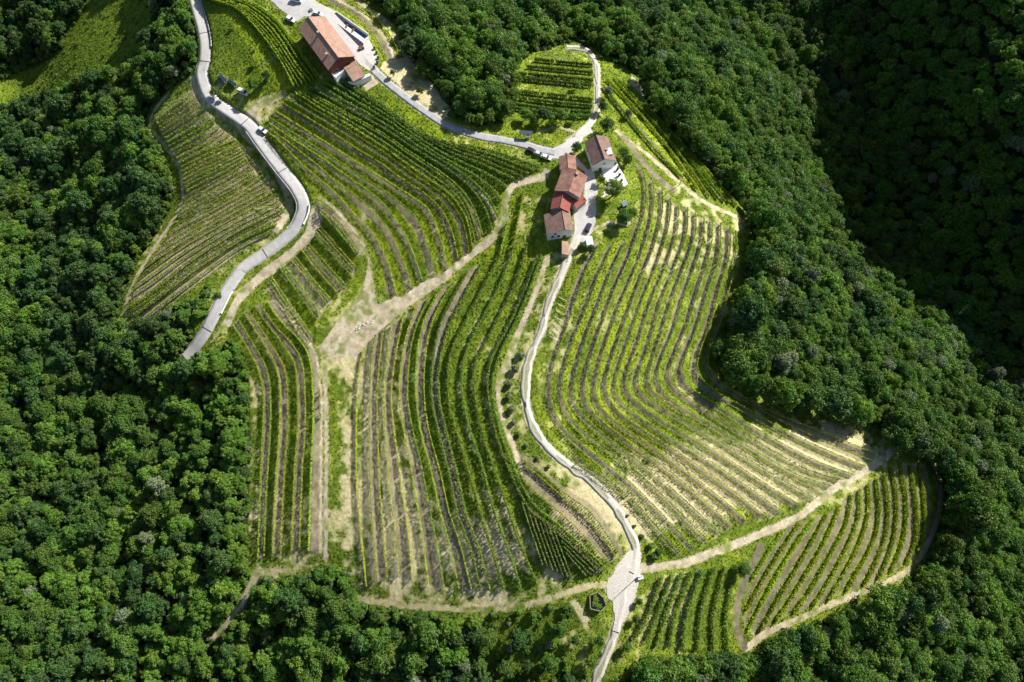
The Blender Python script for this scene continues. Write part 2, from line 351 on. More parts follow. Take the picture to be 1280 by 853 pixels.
# ------------------------------------------------------------------ roads and tracks: (name, centreline px, width m, kind, width profile)
TRACKS = [
 ('dirt', "685,213 678,221 655,227 640,234 632,252 630,278 612,300 588,320 562,340 530,358 500,378 470,400", 2.8),
 ('dirt', "398,245 424,266 446,292 458,314 462,335 456,362 430,395 408,425 404,440", 1.0),
 ('dirt', "406,445 408,520 408,600 407,700", 1.3),
 ('dirt', "795,711 820,709 845,706 880,695 940,672 1000,645 1040,612 1080,590 1110,568 1122,553", 2.7),
 ('dirt', "931,812 960,790 1003,772 1052,750 1102,731 1137,711 1158,682 1174,640 1174,600 1162,572", 2.0),
 ('soil', "931,812 922,790 921,762 930,728 944,700 952,680", 2.6),
 ('dirt', "770,163 790,179 810,194 848,227 881,253 918,270 932,282", 1.7),
 ('soil', "778,170 800,198 822,222 845,240", 2.4),
 ('dirt', "210,118 198,132 189,147 190,163 206,182 221,203 228,227 226,258 211,284 194,309 168,352 158,382 159,404", 1.3),
 ('dirt', "322,716 316,728 305,750 288,775 266,799", 2.6),
 ('straw', "446,748 500,757 560,761 620,762 655,757 700,744 735,733 762,730", 1.8),
 ('dirt', "240,96 244,112 254,128 282,150 316,178 342,210 356,236 362,256 355,276 345,290", 2.2),
 ('dirt', "672,165 700,160 718,165", 1.0),
 ('dirt', "648,420 638,454 627,480", 1.0),
 ('dirt', "258,108 268,112 276,106", 1.6), ('dirt', "325,152 312,140 330,128 356,118", 3.0),
 ('dirt', "733,298 745,285 765,279 782,281 790,272", 1.2),
]
def splat_line(cl, Wm, code, rag=.5):
    c = smooth(parse(cl), 500); W = ground_hit(c, Hz); t = np.gradient(W[:, :2], axis=0); t /= np.linalg.norm(t, axis=1)[:, None]
    s = np.concatenate([[0], np.cumsum(np.hypot(*np.diff(W[:, :2], axis=0).T))])
    for o in np.arange(-Wm/2-.6, Wm/2+.6, .17):
        for q in (0, .5):
            Pm = W[:, :2] if q == 0 else (W[:, :2]+np.roll(W[:, :2], -1, 0))/2
            if q: Pm = Pm[:-1]; tq = t[:-1]
            else: tq = t
            P = np.stack([Pm[:, 0]+tq[:, 1]*o, Pm[:, 1]-tq[:, 0]*o], 1)
            lim = Wm/2+(fbm(P[:, 0], P[:, 1], 3, 9, 3)-.5)*2*rag
            i, j, ok = fij(P); ok &= np.abs(o) < lim
            TYP[j[ok], i[ok]] = code
for kd, cl, wm in TRACKS:
    splat_line(cl, wm, {'dirt': 7, 'soil': 9, 'straw': 4}[kd])

ROADS = [
 ('concrete_road', ROAD1, 5.0, 'conc', None),
 ('asphalt_lane', "452,72 464,84 481,101 505,120 531,139 560,157 598,170 626,175 654,181 675,187 694,191", 3.3, 'pale', None),
 ('gravel_track', "708,60 722,61 736,66 745,80 747,100 747,120 745,140 736,156 722,168 708,178", 2.4, 'gravel', None),
 ('gravel_track', "726,290 718,303 703,340 686.5,378 678,410 674,420 661,452 657,483 659,511 670,540 691,565.6 718,587 741,603 769,634 785,662 794.6,685.5 789,711 780,732 777,755 772,778 766,799 753,831 744,853 735,900", 2.9, 'gravel', None),
]
RD = []
def splat_level(W, nrm, half, zr, blend, wall=None):
    for o in np.concatenate([np.arange(-half-blend, half+blend+.01, .17)])[np.argsort(-np.abs(np.arange(-half-blend, half+blend+.01, .17)))]:
        P = np.stack([W[:, 0]+nrm[:, 0]*o, W[:, 1]+nrm[:, 1]*o], 1); i, j, ok = fij(P)
        if wall is not None and o > half+.3: ok = ok & ~wall
        a = abs(o); wgt = 1 if a < half+.35 else max(0, 1-(a-half-.35)/max(blend-.35, .01))**2
        Z[j[ok], i[ok]] = Z0[j[ok], i[ok]]*(1-wgt)+(zr[ok]-.18)*wgt
        if a < half+.1: TYP[j[ok], i[ok]] = 11
for nm, cl, wm, mt, _ in ROADS:
    Z0 = Z.copy()
    c = smooth(parse(cl), 160); W = ground_hit(c, Hz)
    L = np.concatenate([[0], np.cumsum(np.hypot(*np.diff(W[:, :2], axis=0).T))]); m = int(L[-1]/.3)
    s = np.linspace(0, L[-1], m); W = np.stack([np.interp(s, L, W[:, q]) for q in range(3)], 1)
    zr = H0(W[:, 0], W[:, 1]); kk = np.ones(41)/41; zr = np.convolve(np.pad(zr, 20, 'edge'), kk, 'valid')+.1
    t = np.gradient(W[:, :2], axis=0); t /= np.linalg.norm(t, axis=1)[:, None]; nrm = np.stack([t[:, 1], -t[:, 0]], 1)
    pw_ = project(W); wl = (pw_[:, 1] > 128) & (pw_[:, 1] < 292) if mt == 'conc' else None
    splat_level(W, nrm, wm/2, zr, 1.2 if mt == 'conc' else 1.6, wl)
    RD.append((nm, W, nrm, zr, wm, mt, s))
# paved yards: flat-ish polygons at terrain height
YARDS = {
 'junction': ("640,175 662,179 676,184 690,186 706,178 722,166 738,160 742,166 730,172 729,176 722,182 716,190 712,192 716,196 720,193 724,200 735,212 742,207 744,222 748,238 744,250 746,262 744,280 738,296 730,306 722,306 716,300 718,288 716,266 722,250 730,243 731,216 719,206 697,199 688,199 670,190 654,186", 'conc'),
 'farmyard': ("328,-8 345,-20 380,-18 398,4 420,14 434,27 458,44 464,54 474,72 470,84 462,90 450,82 432,62 420,40 408,26 396,20 380,22 372,28 352,14", 'conc')}
YARDS['apron'] = ("757,735 760,722 770,708 778,696 786,686 802,690 801,712 798,728 795,746 787,766 777,784 771,800 765,796 768,770 766,752 759,748", 'gravel')
YP = {}
for k, (pl, mt) in YARDS.items():
    W = ground_hit(parse(pl), Hz); poly = [tuple(p[:2]) for p in W]
    A = np.stack([W[:, 0], W[:, 1], np.ones(len(W))], 1); z = H0(W[:, 0], W[:, 1])
    ctr = W[:, :2].mean(0); YP[k] = (poly, mt)
    msk = inpoly(fX, fY, poly); zs = blur(H0(fX, fY), 1)
    mm = blur(msk.astype(float), 5); Z = Z*(1-np.minimum(1, mm*1.6))+(H0(fX, fY)-.10)*np.minimum(1, mm*1.6)
    TYP[msk] = 11

def Hg(x, y):                                    # final ground height anywhere
    x = np.asarray(x, float); y = np.asarray(y, float)
    ins = (x > FX0) & (x < FX1) & (y > FY0) & (y < FY1)
    return np.where(ins, bil(Z, x, y, FX0, FY0, FS), H0(x, y))
def hit(p, up=0.0): return ground_hit(p, Hg, up)

# ------------------------------------------------------------------ materials
def mat(name, col, rough=.8, var=0, spec=.3, metal=0, scale=2.0, bump=0, bscale=8):
    m = bpy.data.materials.new(name); m.use_nodes = True; nt = m.node_tree; b = nt.nodes['Principled BSDF']
    b.inputs['Base Color'].default_value = (*col, 1); b.inputs['Roughness'].default_value = rough
    b.inputs['Specular IOR Level'].default_value = spec; b.inputs['Metallic'].default_value = metal
    if var or bump:
        tc = nt.nodes.new('ShaderNodeNewGeometry')
        n = nt.nodes.new('ShaderNodeTexNoise'); n.inputs['Scale'].default_value = scale; n.inputs['Detail'].default_value = 6
        nt.links.new(tc.outputs['Position'], n.inputs['Vector'])
        rp = nt.nodes.new('ShaderNodeMapRange'); rp.inputs['From Min'].default_value = .3; rp.inputs['From Max'].default_value = .7
        rp.inputs['To Min'].default_value = 1-var; rp.inputs['To Max'].default_value = 1+var
        nt.links.new(n.outputs[0], rp.inputs[0])
        mx = nt.nodes.new('ShaderNodeMix'); mx.data_type = 'RGBA'; mx.blend_type = 'MULTIPLY'; mx.inputs[0].default_value = 1
        mx.inputs[6].default_value = (*col, 1); nt.links.new(rp.outputs[0], mx.inputs[7]); nt.links.new(mx.outputs[2], b.inputs['Base Color'])
        if bump:
            n2 = nt.nodes.new('ShaderNodeTexNoise'); n2.inputs['Scale'].default_value = bscale; n2.inputs['Detail'].default_value = 3
            nt.links.new(tc.outputs['Position'], n2.inputs['Vector'])
            bm = nt.nodes.new('ShaderNodeBump'); bm.inputs['Strength'].default_value = bump; bm.inputs['Distance'].default_value = .1
            nt.links.new(n2.outputs[0], bm.inputs['Height']); nt.links.new(bm.outputs[0], b.inputs['Normal'])
    return m
def leafmat(name, col, hue=.03, val=.35, trans=.25, macro=.0):
    m = bpy.data.materials.new(name); m.use_nodes = True; nt = m.node_tree; b = nt.nodes['Principled BSDF']; N = nt.nodes.new; Lk = nt.links.new
    b.inputs['Roughness'].default_value = .55; b.inputs['Specular IOR Level'].default_value = .25
    oi = N('ShaderNodeObjectInfo'); ge = N('ShaderNodeNewGeometry')
    hs = N('ShaderNodeHueSaturation'); hs.inputs['Color'].default_value = (*col, 1)
    r1 = N('ShaderNodeMapRange'); r1.inputs['To Min'].default_value = .5-hue; r1.inputs['To Max'].default_value = .5+hue*.6
    Lk(oi.outputs['Random'], r1.inputs[0]); Lk(r1.outputs[0], hs.inputs['Hue'])
    n = N('ShaderNodeTexNoise'); n.inputs['Scale'].default_value = .9; n.inputs['Detail'].default_value = 4; Lk(ge.outputs['Position'], n.inputs['Vector'])
    n3 = N('ShaderNodeTexNoise'); n3.inputs['Scale'].default_value = .018; n3.inputs['Detail'].default_value = 2; Lk(oi.outputs['Location'], n3.inputs['Vector'])
    ad = N('ShaderNodeMath'); ad.operation = 'MULTIPLY_ADD'; ad.inputs[1].default_value = macro; Lk(n3.outputs[0], ad.inputs[0]); 
    wn = N('ShaderNodeTexWhiteNoise'); wn.noise_dimensions = '1D'; Lk(oi.outputs['Random'], wn.inputs['W'])
    a2 = N('ShaderNodeMath'); a2.operation = 'MULTIPLY_ADD'; a2.inputs[1].default_value = .5; Lk(wn.outputs['Value'], a2.inputs[0]); Lk(n.outputs[0], a2.inputs[2])
    Lk(a2.outputs[0], ad.inputs[2])
    r2 = N('ShaderNodeMapRange'); r2.inputs['From Min'].default_value = .35; r2.inputs['From Max'].default_value = .95+macro
    r2.inputs['To Min'].default_value = 1-val; r2.inputs['To Max'].default_value = 1+val; Lk(ad.outputs[0], r2.inputs[0]); Lk(r2.outputs[0], hs.inputs['Value'])
    Lk(hs.outputs[0], b.inputs['Base Color'])
    tr = N('ShaderNodeBsdfTranslucent'); Lk(hs.outputs[0], tr.inputs['Color']); mx = N('ShaderNodeMixShader'); mx.inputs[0].default_value = trans
    out = nt.nodes['Material Output']; Lk(b.outputs[0], mx.inputs[1]); Lk(tr.outputs[0], mx.inputs[2]); Lk(mx.outputs[0], out.inputs['Surface'])
    return m
M = {
 'conc': mat('pale_concrete', (.50, .49, .48), .85, .12, scale=.5, bump=.15),
 'pale': mat('pale_asphalt', (.38, .385, .40), .85, .18, scale=.6, bump=.2),
 'gravel': mat('limestone_gravel', (.58, .55, .49), .95, .25, scale=2.5, bump=.5),
 'trackmid': mat('worn_track_middle', (.33, .33, .20), .95, .3, scale=2, bump=.4),
 'joint': mat('dark_joint', (.03, .03, .03), .9), 'stone': mat('grey_stone', (.38, .36, .32), .9, .25, scale=3, bump=.5),
 'white': mat('white_plaster', (.80, .80, .79), .8, .05, scale=1.0), 'redwall': mat('red_plaster', (.17, .06, .045), .85, .12),
 'glass': mat('dark_window', (.03, .04, .05), .1, spec=.6), 'wood': mat('brown_wood', (.14, .075, .04), .7, .2),
 'bark': mat('bark', (.10, .08, .06), .95, .3, scale=4), 'post': mat('weathered_post', (.30, .27, .24), .9, .2),
 'metal': mat('grey_metal', (.35, .36, .37), .45, metal=.7), 'tyre': mat('black_rubber', (.02, .02, .02), .8),
 'trunkvine': mat('vine_wood', (.09, .065, .045), .95),
 'leafA': leafmat('oak_leaves', (.088, .176, .028), .02, .46, macro=.5), 'leafB': leafmat('fresh_leaves', (.130, .25, .032), .02, .42, macro=.5),
 'leafC': leafmat('silver_leaves', (.17, .225, .12), .02, .3), 'leafD': leafmat('dark_leaves', (.066, .138, .034), .02, .42, macro=.4),
 'leafE': leafmat('olive_leaves', (.20, .24, .13), .01, .3), 'vine': leafmat('vine_leaves', (.27, .39, .025), .03, .35, trans=.3),
 'vinebright': leafmat('bright_vine_leaves', (.30, .42, .025), .02, .3, trans=.35),
 'vinedark': leafmat('dark_vine_leaves', (.15, .245, .035), .02, .35, trans=.3),
 'grass': leafmat('grass_blades', (.145, .22, .022), .02, .4, trans=.3),
}
# ------------------------------------------------------------------ true colour of every patch of the open ground
N1 = fbm(fX, fY, 9, 21, 4); N2 = fbm(fX, fY, 2.2, 22, 4); N3 = fbm(fX, fY, 32, 23, 3); N4 = vnoise(fX, fY, .85, 24)
FXm, FYm = PXm, PYm
def blob(x, y, r, ry=None):
    return np.exp(-(((FXm-x)/r)**2+((FYm-y)/(ry or r))**2))
dry = .06+.0*FXm
for b, a in (((470, 640, 60, 90), .55), ((560, 690, 80, 50), .45), ((640, 700, 50, 50), .4), ((870, 612, 90, 48), .95), ((970, 590, 85, 42), .95), ((455, 480, 18, 60), .3),
          ((780, 640, 60, 50), .4), ((870, 290, 60, 50), .25), ((700, 430, 30, 50), .3), ((350, 640, 40, 60), .25), ((720, 640, 40, 50), .5),
          ((460, 270, 20, 14), .4), ((350, 370, 20, 20), .3), ((430, 440, 40, 40), .5), ((434, 620, 7, 120), .25), ((1040, 560, 60, 30), .6), ((260, 270, 90, 90), .35), ((830, 760, 50, 30), .2)):
    dry = dry+a*blob(*b)
yel = .15+.35*blob(470, 200, 110, 80)+.4*blob(540, 280, 50, 50)+.35*blob(760, 520, 60, 60)+.4*blob(345, 110, 40, 60)+.2*blob(350, 480, 40, 80)+.3*blob(650, 310, 50, 50)
def lerp(a, b, t): return a*(1-t[..., None])+b*t[..., None]
def C(*c): return np.array(c)
gr, gd, ye, dr, so, sd = C(.165, .235, .022), C(.115, .180, .018), C(.28, .36, .016), C(.56, .49, .28), C(.165, .148, .098), C(.33, .285, .185)
st = lambda x, a, b: np.clip((x-a)/(b-a), 0, 1)
GRASS = lerp(lerp(np.broadcast_to(gd, fX.shape+(3,)), gr, st(N2*.6+N1*.4, .32, .55)), ye, st(N1*.5+N2*.5+yel*.5-.1, .45, .75))
GRASS = lerp(GRASS, dr, st(N1*.45+N2*.45+dry*.55, .60, .82))
SOIL = lerp(np.broadcast_to(so, fX.shape+(3,)), sd, st(N2*.6+N1*.4+dry*.25, .42, .72)); SOIL = lerp(SOIL, gr, st(N2*.7+N4*.3, .64, .78)*.7)
TAN = lerp(np.broadcast_to(C(.44, .37, .24), fX.shape+(3,)), C(.25, .25, .10), st(N2, .4, .65))
STRAW = lerp(np.broadcast_to(dr, fX.shape+(3,)), gr, st(N2*.5+N1*.5, .55, .70))
PATCH = lerp(GRASS, dr, st(N2*.55+N1*.45+dry*.2, .48, .68))
YELL = lerp(np.broadcast_to(ye, fX.shape+(3,)), gr, st(N2, .45, .7)); YELL = lerp(YELL, dr, st(N1*.5+N2*.4+dry*.45, .60, .80))
DIRT = lerp(np.broadcast_to(C(.56, .49, .345), fX.shape+(3,)), C(.42, .36, .25), st(N2, .35, .65)); DIRT = lerp(DIRT, gr, st(N2*.5+N1*.5, .53, .66)*.8)
DKG = lerp(np.broadcast_to(gd*.95, fX.shape+(3,)), gr, st(N2*.6+N1*.4, .38, .66))
OPENG = lerp(GRASS, dr, st(N3*.5+N2*.5, .60, .80)*.5)
FLOOR = np.broadcast_to(C(.045, .070, .020), fX.shape+(3,))
COL = np.zeros(fX.shape+(3,), np.float32)
for code, A in ((0, FLOOR), (1, OPENG), (2, GRASS), (3, SOIL), (4, STRAW), (5, YELL), (6, PATCH), (7, DIRT), (8, DKG), (9, SOIL), (10, TAN), (11, DIRT)):
    m = TYP == code; COL[m] = A[m]
COL *= (.82+.36*N4)[..., None]
for q in range(3): COL[..., q] = .5*COL[..., q]+.5*blur(COL[..., q].copy(), 1)
# small unevenness of the ground: tussocks on grass, clods on soil
rough = np.where((TYP == 1) | (TYP == 2) | (TYP == 5) | (TYP == 6) | (TYP == 8), .34, np.where(TYP == 0, .0, .14))
rough = np.where((TYP == 7), .06, rough); rough[TYP == 11] = 0
ZB = Z.copy()
Z = Z+rough*(rng.random(Z.shape)*.55+N4*.45-.5)

def link(o, parent=None):
    S.collection.objects.link(o)
    if parent: o.parent = parent
    return o
def mesh_np(name, V, F, mats, midx=None, smooth_=False, nper=4):
    me = bpy.data.meshes.new(name); V = np.asarray(V, np.float32); F = np.asarray(F, np.int32)
    me.vertices.add(len(V)); me.vertices.foreach_set('co', V.ravel()); me.loops.add(F.size); me.loops.foreach_set('vertex_index', F.ravel())
    me.polygons.add(len(F)); me.polygons.foreach_set('loop_start', np.arange(0, F.size, nper, dtype=np.int32))
    me.polygons.foreach_set('loop_total', np.full(len(F), nper, np.int32))
    if smooth_: me.polygons.foreach_set('use_smooth', np.ones(len(F), bool))
    for m in mats: me.materials.append(m)
    if midx is not None: me.polygons.foreach_set('material_index', np.asarray(midx, np.int32))
    me.update(calc_edges=True); return me
def tag(o, label=None, cat=None, group=None, kind=None):
    if label: o['label'] = label
    if cat: o['category'] = cat
    if group: o['group'] = group
    if kind: o['kind'] = kind
    return o
# ground sheet with cells of 0.4 m over the open land, growing outwards to the horizon
def axis(a, b, s):
    core = list(np.arange(a, b+s*.5, s)); step = s; lo = []; x = core[0]
    while x > -2500: step *= 1.16; step = min(step, 150); x -= step; lo.append(x)
    hi = []; step = s; x = core[-1]
    while x < 2500: step *= 1.16; step = min(step, 150); x += step; hi.append(x)
    return np.array(lo[::-1]+core+hi), len(lo)
ax, ox = axis(FX0, fx[-1], FS); ay, oy = axis(FY0, fy[-1], FS)
GXm, GYm = np.meshgrid(ax, ay); GZ = H0(GXm, GYm)-.0
far_r = np.hypot(GXm, GYm); GZ = np.where(far_r > 640, -35+20*np.sin(GXm*.004)*np.cos(GYm*.005), GZ)
GZ[oy:oy+fny, ox:ox+fnx] = Z
Cc = np.zeros(GXm.shape+(4,), np.float32); Cc[...] = (.035, .042, .018, 1); Cc[far_r > 420] = (.045, .07, .022, 1)
Cc[oy:oy+fny, ox:ox+fnx, :3] = COL
nyy, nxx = GXm.shape; idx = np.arange(nyy*nxx).reshape(nyy, nxx)
F = np.stack([idx[:-1, :-1], idx[:-1, 1:], idx[1:, 1:], idx[1:, :-1]], -1).reshape(-1, 4)
gm = bpy.data.materials.new('ground_cover'); gm.use_nodes = True; nt = gm.node_tree; b = nt.nodes['Principled BSDF']; b.inputs['Roughness'].default_value = .95; b.inputs['Specular IOR Level'].default_value = .1
at = nt.nodes.new('ShaderNodeAttribute'); at.attribute_name = 'cover'
ge = nt.nodes.new('ShaderNodeNewGeometry'); nz = nt.nodes.new('ShaderNodeTexNoise'); nz.inputs['Scale'].default_value = 2.6; nz.inputs['Detail'].default_value = 5; nz.inputs['Roughness'].default_value = .7
nt.links.new(ge.outputs['Position'], nz.inputs['Vector'])
mr = nt.nodes.new('ShaderNodeMapRange'); mr.inputs['From Min'].default_value = .32; mr.inputs['From Max'].default_value = .68; mr.inputs['To Min'].default_value = .62; mr.inputs['To Max'].default_value = 1.38
nt.links.new(nz.outputs[0], mr.inputs[0]); mx = nt.nodes.new('ShaderNodeMix'); mx.data_type = 'RGBA'; mx.blend_type = 'MULTIPLY'; mx.inputs[0].default_value = 1
nt.links.new(at.outputs['Color'], mx.inputs[6]); nt.links.new(mr.outputs[0], mx.inputs[7]); nt.links.new(mx.outputs[2], b.inputs['Base Color'])
bp = nt.nodes.new('ShaderNodeBump'); bp.inputs['Strength'].default_value = .6; bp.inputs['Distance'].default_value = .15; nt.links.new(nz.outputs[0], bp.inputs['Height']); nt.links.new(bp.outputs[0], b.inputs['Normal'])
me = mesh_np('ground', np.stack([GXm, GYm, GZ], -1).reshape(-1, 3), F, [gm], smooth_=True)
ca = me.color_attributes.new('cover', 'FLOAT_COLOR', 'POINT'); ca.data.foreach_set('color', Cc.reshape(-1))
tag(link(bpy.data.objects.new('ground', me)), kind='structure')

# road ribbons
for nm, W, nrm, zr, wm, mt, s in RD:
    gv = mt == 'gravel'; offs = np.array([-wm/2, -wm/2, -.42 if gv else -wm/4, 0, .42 if gv else wm/4, wm/2, wm/2]); hz = np.array([-.5, 0, .02, .03, .02, 0, -.5])
    jit = (vnoise(s, s*0, 3.1, 5)-.5)*(1.0 if mt == 'gravel' else .15)
    V = []
    for k in range(7):
        o = offs[k]+np.sign(offs[k])*jit
        V.append(np.stack([W[:, 0]+nrm[:, 0]*o, W[:, 1]+nrm[:, 1]*o, zr+hz[k]], 1))
    V = np.stack(V, 1); n0 = len(W); ii = np.arange(n0*7).reshape(n0, 7)
    F = np.stack([ii[:-1, :-1], ii[:-1, 1:], ii[1:, 1:], ii[1:, :-1]], -1).reshape(-1, 4)
    mi = np.zeros(len(F), int)
    mats = [M[mt]]
    if gv:                                        # a worn grassy middle between two wheel tracks
        mats.append(M['trackmid']); mi = mi.reshape(-1, 6); pj = project(W[:-1]); rr_ = (vnoise(s[:-1], s[:-1]*0, 6, 8) > .35) & ((pj[:, 1] < 686) | (pj[:, 1] > 800)) & ((pj[:, 1] > 310) | (pj[:, 1] < 150)); mi[rr_, 2] = 1; mi[rr_, 3] = 1; mi = mi.ravel()
    me = mesh_np(nm, V.reshape(-1, 3), F, mats, mi)
    tag(link(bpy.data.objects.new(nm, me)), kind='structure')
for k, (poly, mt) in YP.items():                  # paved yards as triangulated draped sheets
    poly = np.array(poly); x0, y0 = poly.min(0); x1, y1 = poly.max(0); xs = np.arange(x0, x1+.25, .25); ys = np.arange(y0, y1+.25, .25)
    X, Y = np.meshgrid(xs, ys); wob = 1.6 if k == 'apron' else .35; ins = inpoly(X+(fbm(X, Y, 3, 71)-.5)*wob, Y+(fbm(X, Y, 3, 72)-.5)*wob, [tuple(p) for p in poly]); ii = np.arange(X.size).reshape(X.shape)
    keep = ins[:-1, :-1] & ins[1:, 1:] & ins[1:, :-1] & ins[:-1, 1:]
    F = np.stack([ii[:-1, :-1], ii[:-1, 1:], ii[1:, 1:], ii[1:, :-1]], -1)[keep]
    me = mesh_np('paved_yard', np.stack([X, Y, H0(X, Y)+.06], -1).reshape(-1, 3), F, [M[mt]])
    bm = bmesh.new(); bm.from_mesh(me); bmesh.ops.delete(bm, geom=[v for v in bm.verts if not v.link_faces], context='VERTS'); bm.to_mesh(me); bm.free()
    tag(link(bpy.data.objects.new('paved_yard', me)), kind='structure')
# ------------------------------------------------------------------ vine rows: every row a thing
ORD = lambda n: '%d%s' % (n, 'th' if 10 <= n % 100 <= 20 else {1: 'st', 2: 'nd', 3: 'rd'}.get(n % 10, 'th'))
def quads(cx, cy, cz, size, nx, ny, nz, rs):
    n = len(cx); Nn = np.stack([nx, ny, nz], 1); Nn /= np.linalg.norm(Nn, axis=1)[:, None]+1e-9
    r = rs.normal(size=(n, 3)); a = np.cross(Nn, r); a /= np.linalg.norm(a, axis=1)[:, None]+1e-9; b2 = np.cross(Nn, a)
    c = np.stack([cx, cy, cz], 1); s = np.asarray(size)[:, None]*.5; e = s*rs.uniform(.7, 1.2, (n, 1))
    return np.stack([c-a*s-b2*e, c+a*s-b2*e, c+a*s+b2*e, c-a*s+b2*e], 1).reshape(-1, 3)
def boxes(x, y, z0, z1, h, tx=None, ty=None):    # thin upright posts: 4 sides + top
    n = len(x); V = np.zeros((n, 8, 3)); o = [(-1, -1), (1, -1), (1, 1), (-1, 1)]
    for k in range(4):
        V[:, k] = np.stack([x+o[k][0]*h, y+o[k][1]*h, z0], 1)
        V[:, k+4] = np.stack([x+o[k][0]*h+(0 if tx is None else tx), y+o[k][1]*h+(0 if ty is None else ty), z1], 1)
    f = np.array([(0, 1, 5, 4), (1, 2, 6, 5), (2, 3, 7, 6), (3, 0, 4, 7), (4, 5, 6, 7)])
    F = (np.arange(n)[:, None, None]*8+f[None]).reshape(-1, 4)
    return V.reshape(-1, 3), F
rowtot = 0
def lab_(t, w, o, f):
    l = '%s %s, %s %s' % (t, w, o, f)
    if len(l.split()) > 16: l = '%s %s, %s %s' % (' '.join(t.split()[-2:]), w, o, f)
    if len(l.split()) > 16: l = '%s %s, %s' % (' '.join(t.split()[-2:]), w, o+' '+f)
    if len(l.split()) > 16: print('LONG', l)
    return l
def keep_piece(x, y):  # rows stop at roads, yards and dirt tracks
    i = np.clip(np.round((x-FX0)/FS).astype(int), 0, fnx-1); j = np.clip(np.round((y-FY0)/FS).astype(int), 0, fny-1)
    return (TYP[j, i] != 7) & (TYP[j, i] != 0) & (TYP[j, i] != 11)
perblock = {}
for r in ROWS: perblock[r['b']] = max(perblock.get(r['b'], 0), r['n'])
BTYPE = {'sweep': 'thin young vine row', 'centre': 'thin vine row', 'corner': 'leafy bright vine row', 'shrubby': 'bushy uneven vine row', 'shaded': 'dense dark vine row', 'strip': 'tall dark vine row', 'wedge': 'narrow upright vine row', 'wedge_two': 'narrow upright vine row', 'slope': 'leafy bright vine row'}
occupied = {}
for r in ROWS:
    B = r['B']; dens = B['dens']; wide = B.get('wide', .26)
    dense = r['dense']
    if dense: dens = max(dens, 1.7); wide = .7
    ln = r['line']; L = np.concatenate([[0], np.cumsum(np.hypot(*np.diff(ln, axis=0).T))])
    if L[-1] < 4: continue
    sp = .85; s = np.arange(.6, L[-1]-.4, sp); x = np.interp(s, L, ln[:, 0]); y = np.interp(s, L, ln[:, 1])
    tx = np.gradient(x); ty = np.gradient(y); q = np.hypot(tx, ty)+1e-9; tx /= q; ty /= q
    cell = (np.round(x/.9).astype(int), np.round(y/.9).astype(int)); ok = keep_piece(x, y)
    occ = np.array([((a, b) in occupied and occupied[(a, b)] != id(r)) for a, b in zip(*cell)], bool)
    ok &= ~occ
    for a, b in zip(*cell): occupied[(a, b)] = id(r)
    ok &= rng.random(len(x)) > (.01 if dense else .02)
    # bridge small gaps, keep the longest unbroken run
    runs = []; k0 = None; gap = 0
    for k_ in range(len(ok)+1):
        if k_ < len(ok) and ok[k_]:
            if k0 is None: k0 = k_
            gap = 0; k1 = k_
        else:
            gap += 1
            if k0 is not None and (gap > 3 or k_ == len(ok)): runs.append((k0, k1)); k0 = None
    if not runs: continue
    k0, k1 = max(runs, key=lambda q: q[1]-q[0])
    if k1-k0 < 5: continue
    sel_ = np.arange(k0, k1+1); sel_ = sel_[ok[sel_]]; xw, yw = x[k0:k1+1], y[k0:k1+1]
    x, y, tx, ty = x[sel_], y[sel_], tx[sel_], ty[sel_]; z = Hg(x, y)
    n = len(x); nl = max(8, int(18*dens)); hgt = 2.05
    vig = np.repeat(.65+.7*vnoise(x, y, 2.4, 31), nl)
    cx = np.repeat(x, nl); cy = np.repeat(y, nl); cz = np.repeat(z, nl); a1 = rng.uniform(-.5, .5, n*nl); a2 = rng.normal(0, .33, n*nl)*wide*vig
    hh = rng.beta(1.5, 1.0, n*nl)*hgt*(.62+.38*vig); T1 = np.repeat(tx, nl); T2 = np.repeat(ty, nl)
    if B['dens'] < 1.3 and not dense: a1 *= .62   # single vines can be told apart
    else: a1 *= sp*1.3
    px_, py_ = cx+T1*a1-T2*a2, cy+T2*a1+T1*a2; pz_ = cz+.3+hh*.85
    V1 = quads(px_, py_, pz_, rng.uniform(.22, .42, n*nl)*(1 if dens < 1.6 else 1.1), rng.normal(size=n*nl)-T2*a2*2, rng.normal(size=n*nl)+T1*a2*2, rng.uniform(.2, 1.6, n*nl), rng)
    F1 = np.arange(len(V1)).reshape(-1, 4)
    V2, F2 = boxes(x, y, z-.25, z+1.0, .05)
    pm = (np.arange(n) % 6 == 0) | (np.arange(n) == n-1); V3, F3 = boxes(x[pm], y[pm], z[pm]-.3, z[pm]+2.0, .075)
    zw = Hg(xw, yw); WV = []; WF = []
    for hw in (.75, 1.7):                         # trellis wires tie the row together
        b0 = len(WV)*0+sum(len(v) for v in WV); q = np.stack([xw, yw, zw+hw], 1); WV.append(np.stack([q, q+[0, 0, .045]], 1).reshape(-1, 3)); i_ = b0+np.arange(len(xw)-1)*2; WF.append(np.stack([i_, i_+2, i_+3, i_+1], 1))
    WV = np.vstack(WV); WF = np.vstack(WF); V3 = np.vstack([V3, WV]); F3 = np.vstack([F3, WF+len(V3)-len(WV)])
    me = mesh_np('vine_row', np.vstack([V1, V2, V3]), np.vstack([F1, F2+len(V1), F3+len(V1)+len(V2)]), [M['vinedark' if dense or r['b'] in ('shaded', 'shrubby', 'wedge', 'wedge_two') else 'vinebright' if r['b'] in ('corner', 'strip') else 'vine'], M['trunkvine'], M['post']],
                 np.concatenate([np.zeros(len(F1)), np.ones(len(F2)), np.full(len(F3), 2)]))
    # origin at the row's first vine
    o0 = Vector((x[0], y[0], z[0])); me.transform(Matrix.Translation(-o0)); o = bpy.data.objects.new('vine_row', me); o.location = o0; link(o)
    ty_ = 'dense dark vine row' if dense else BTYPE.get(r['b'], 'thin vine row')
    last = r['n'] == perblock[r['b']]
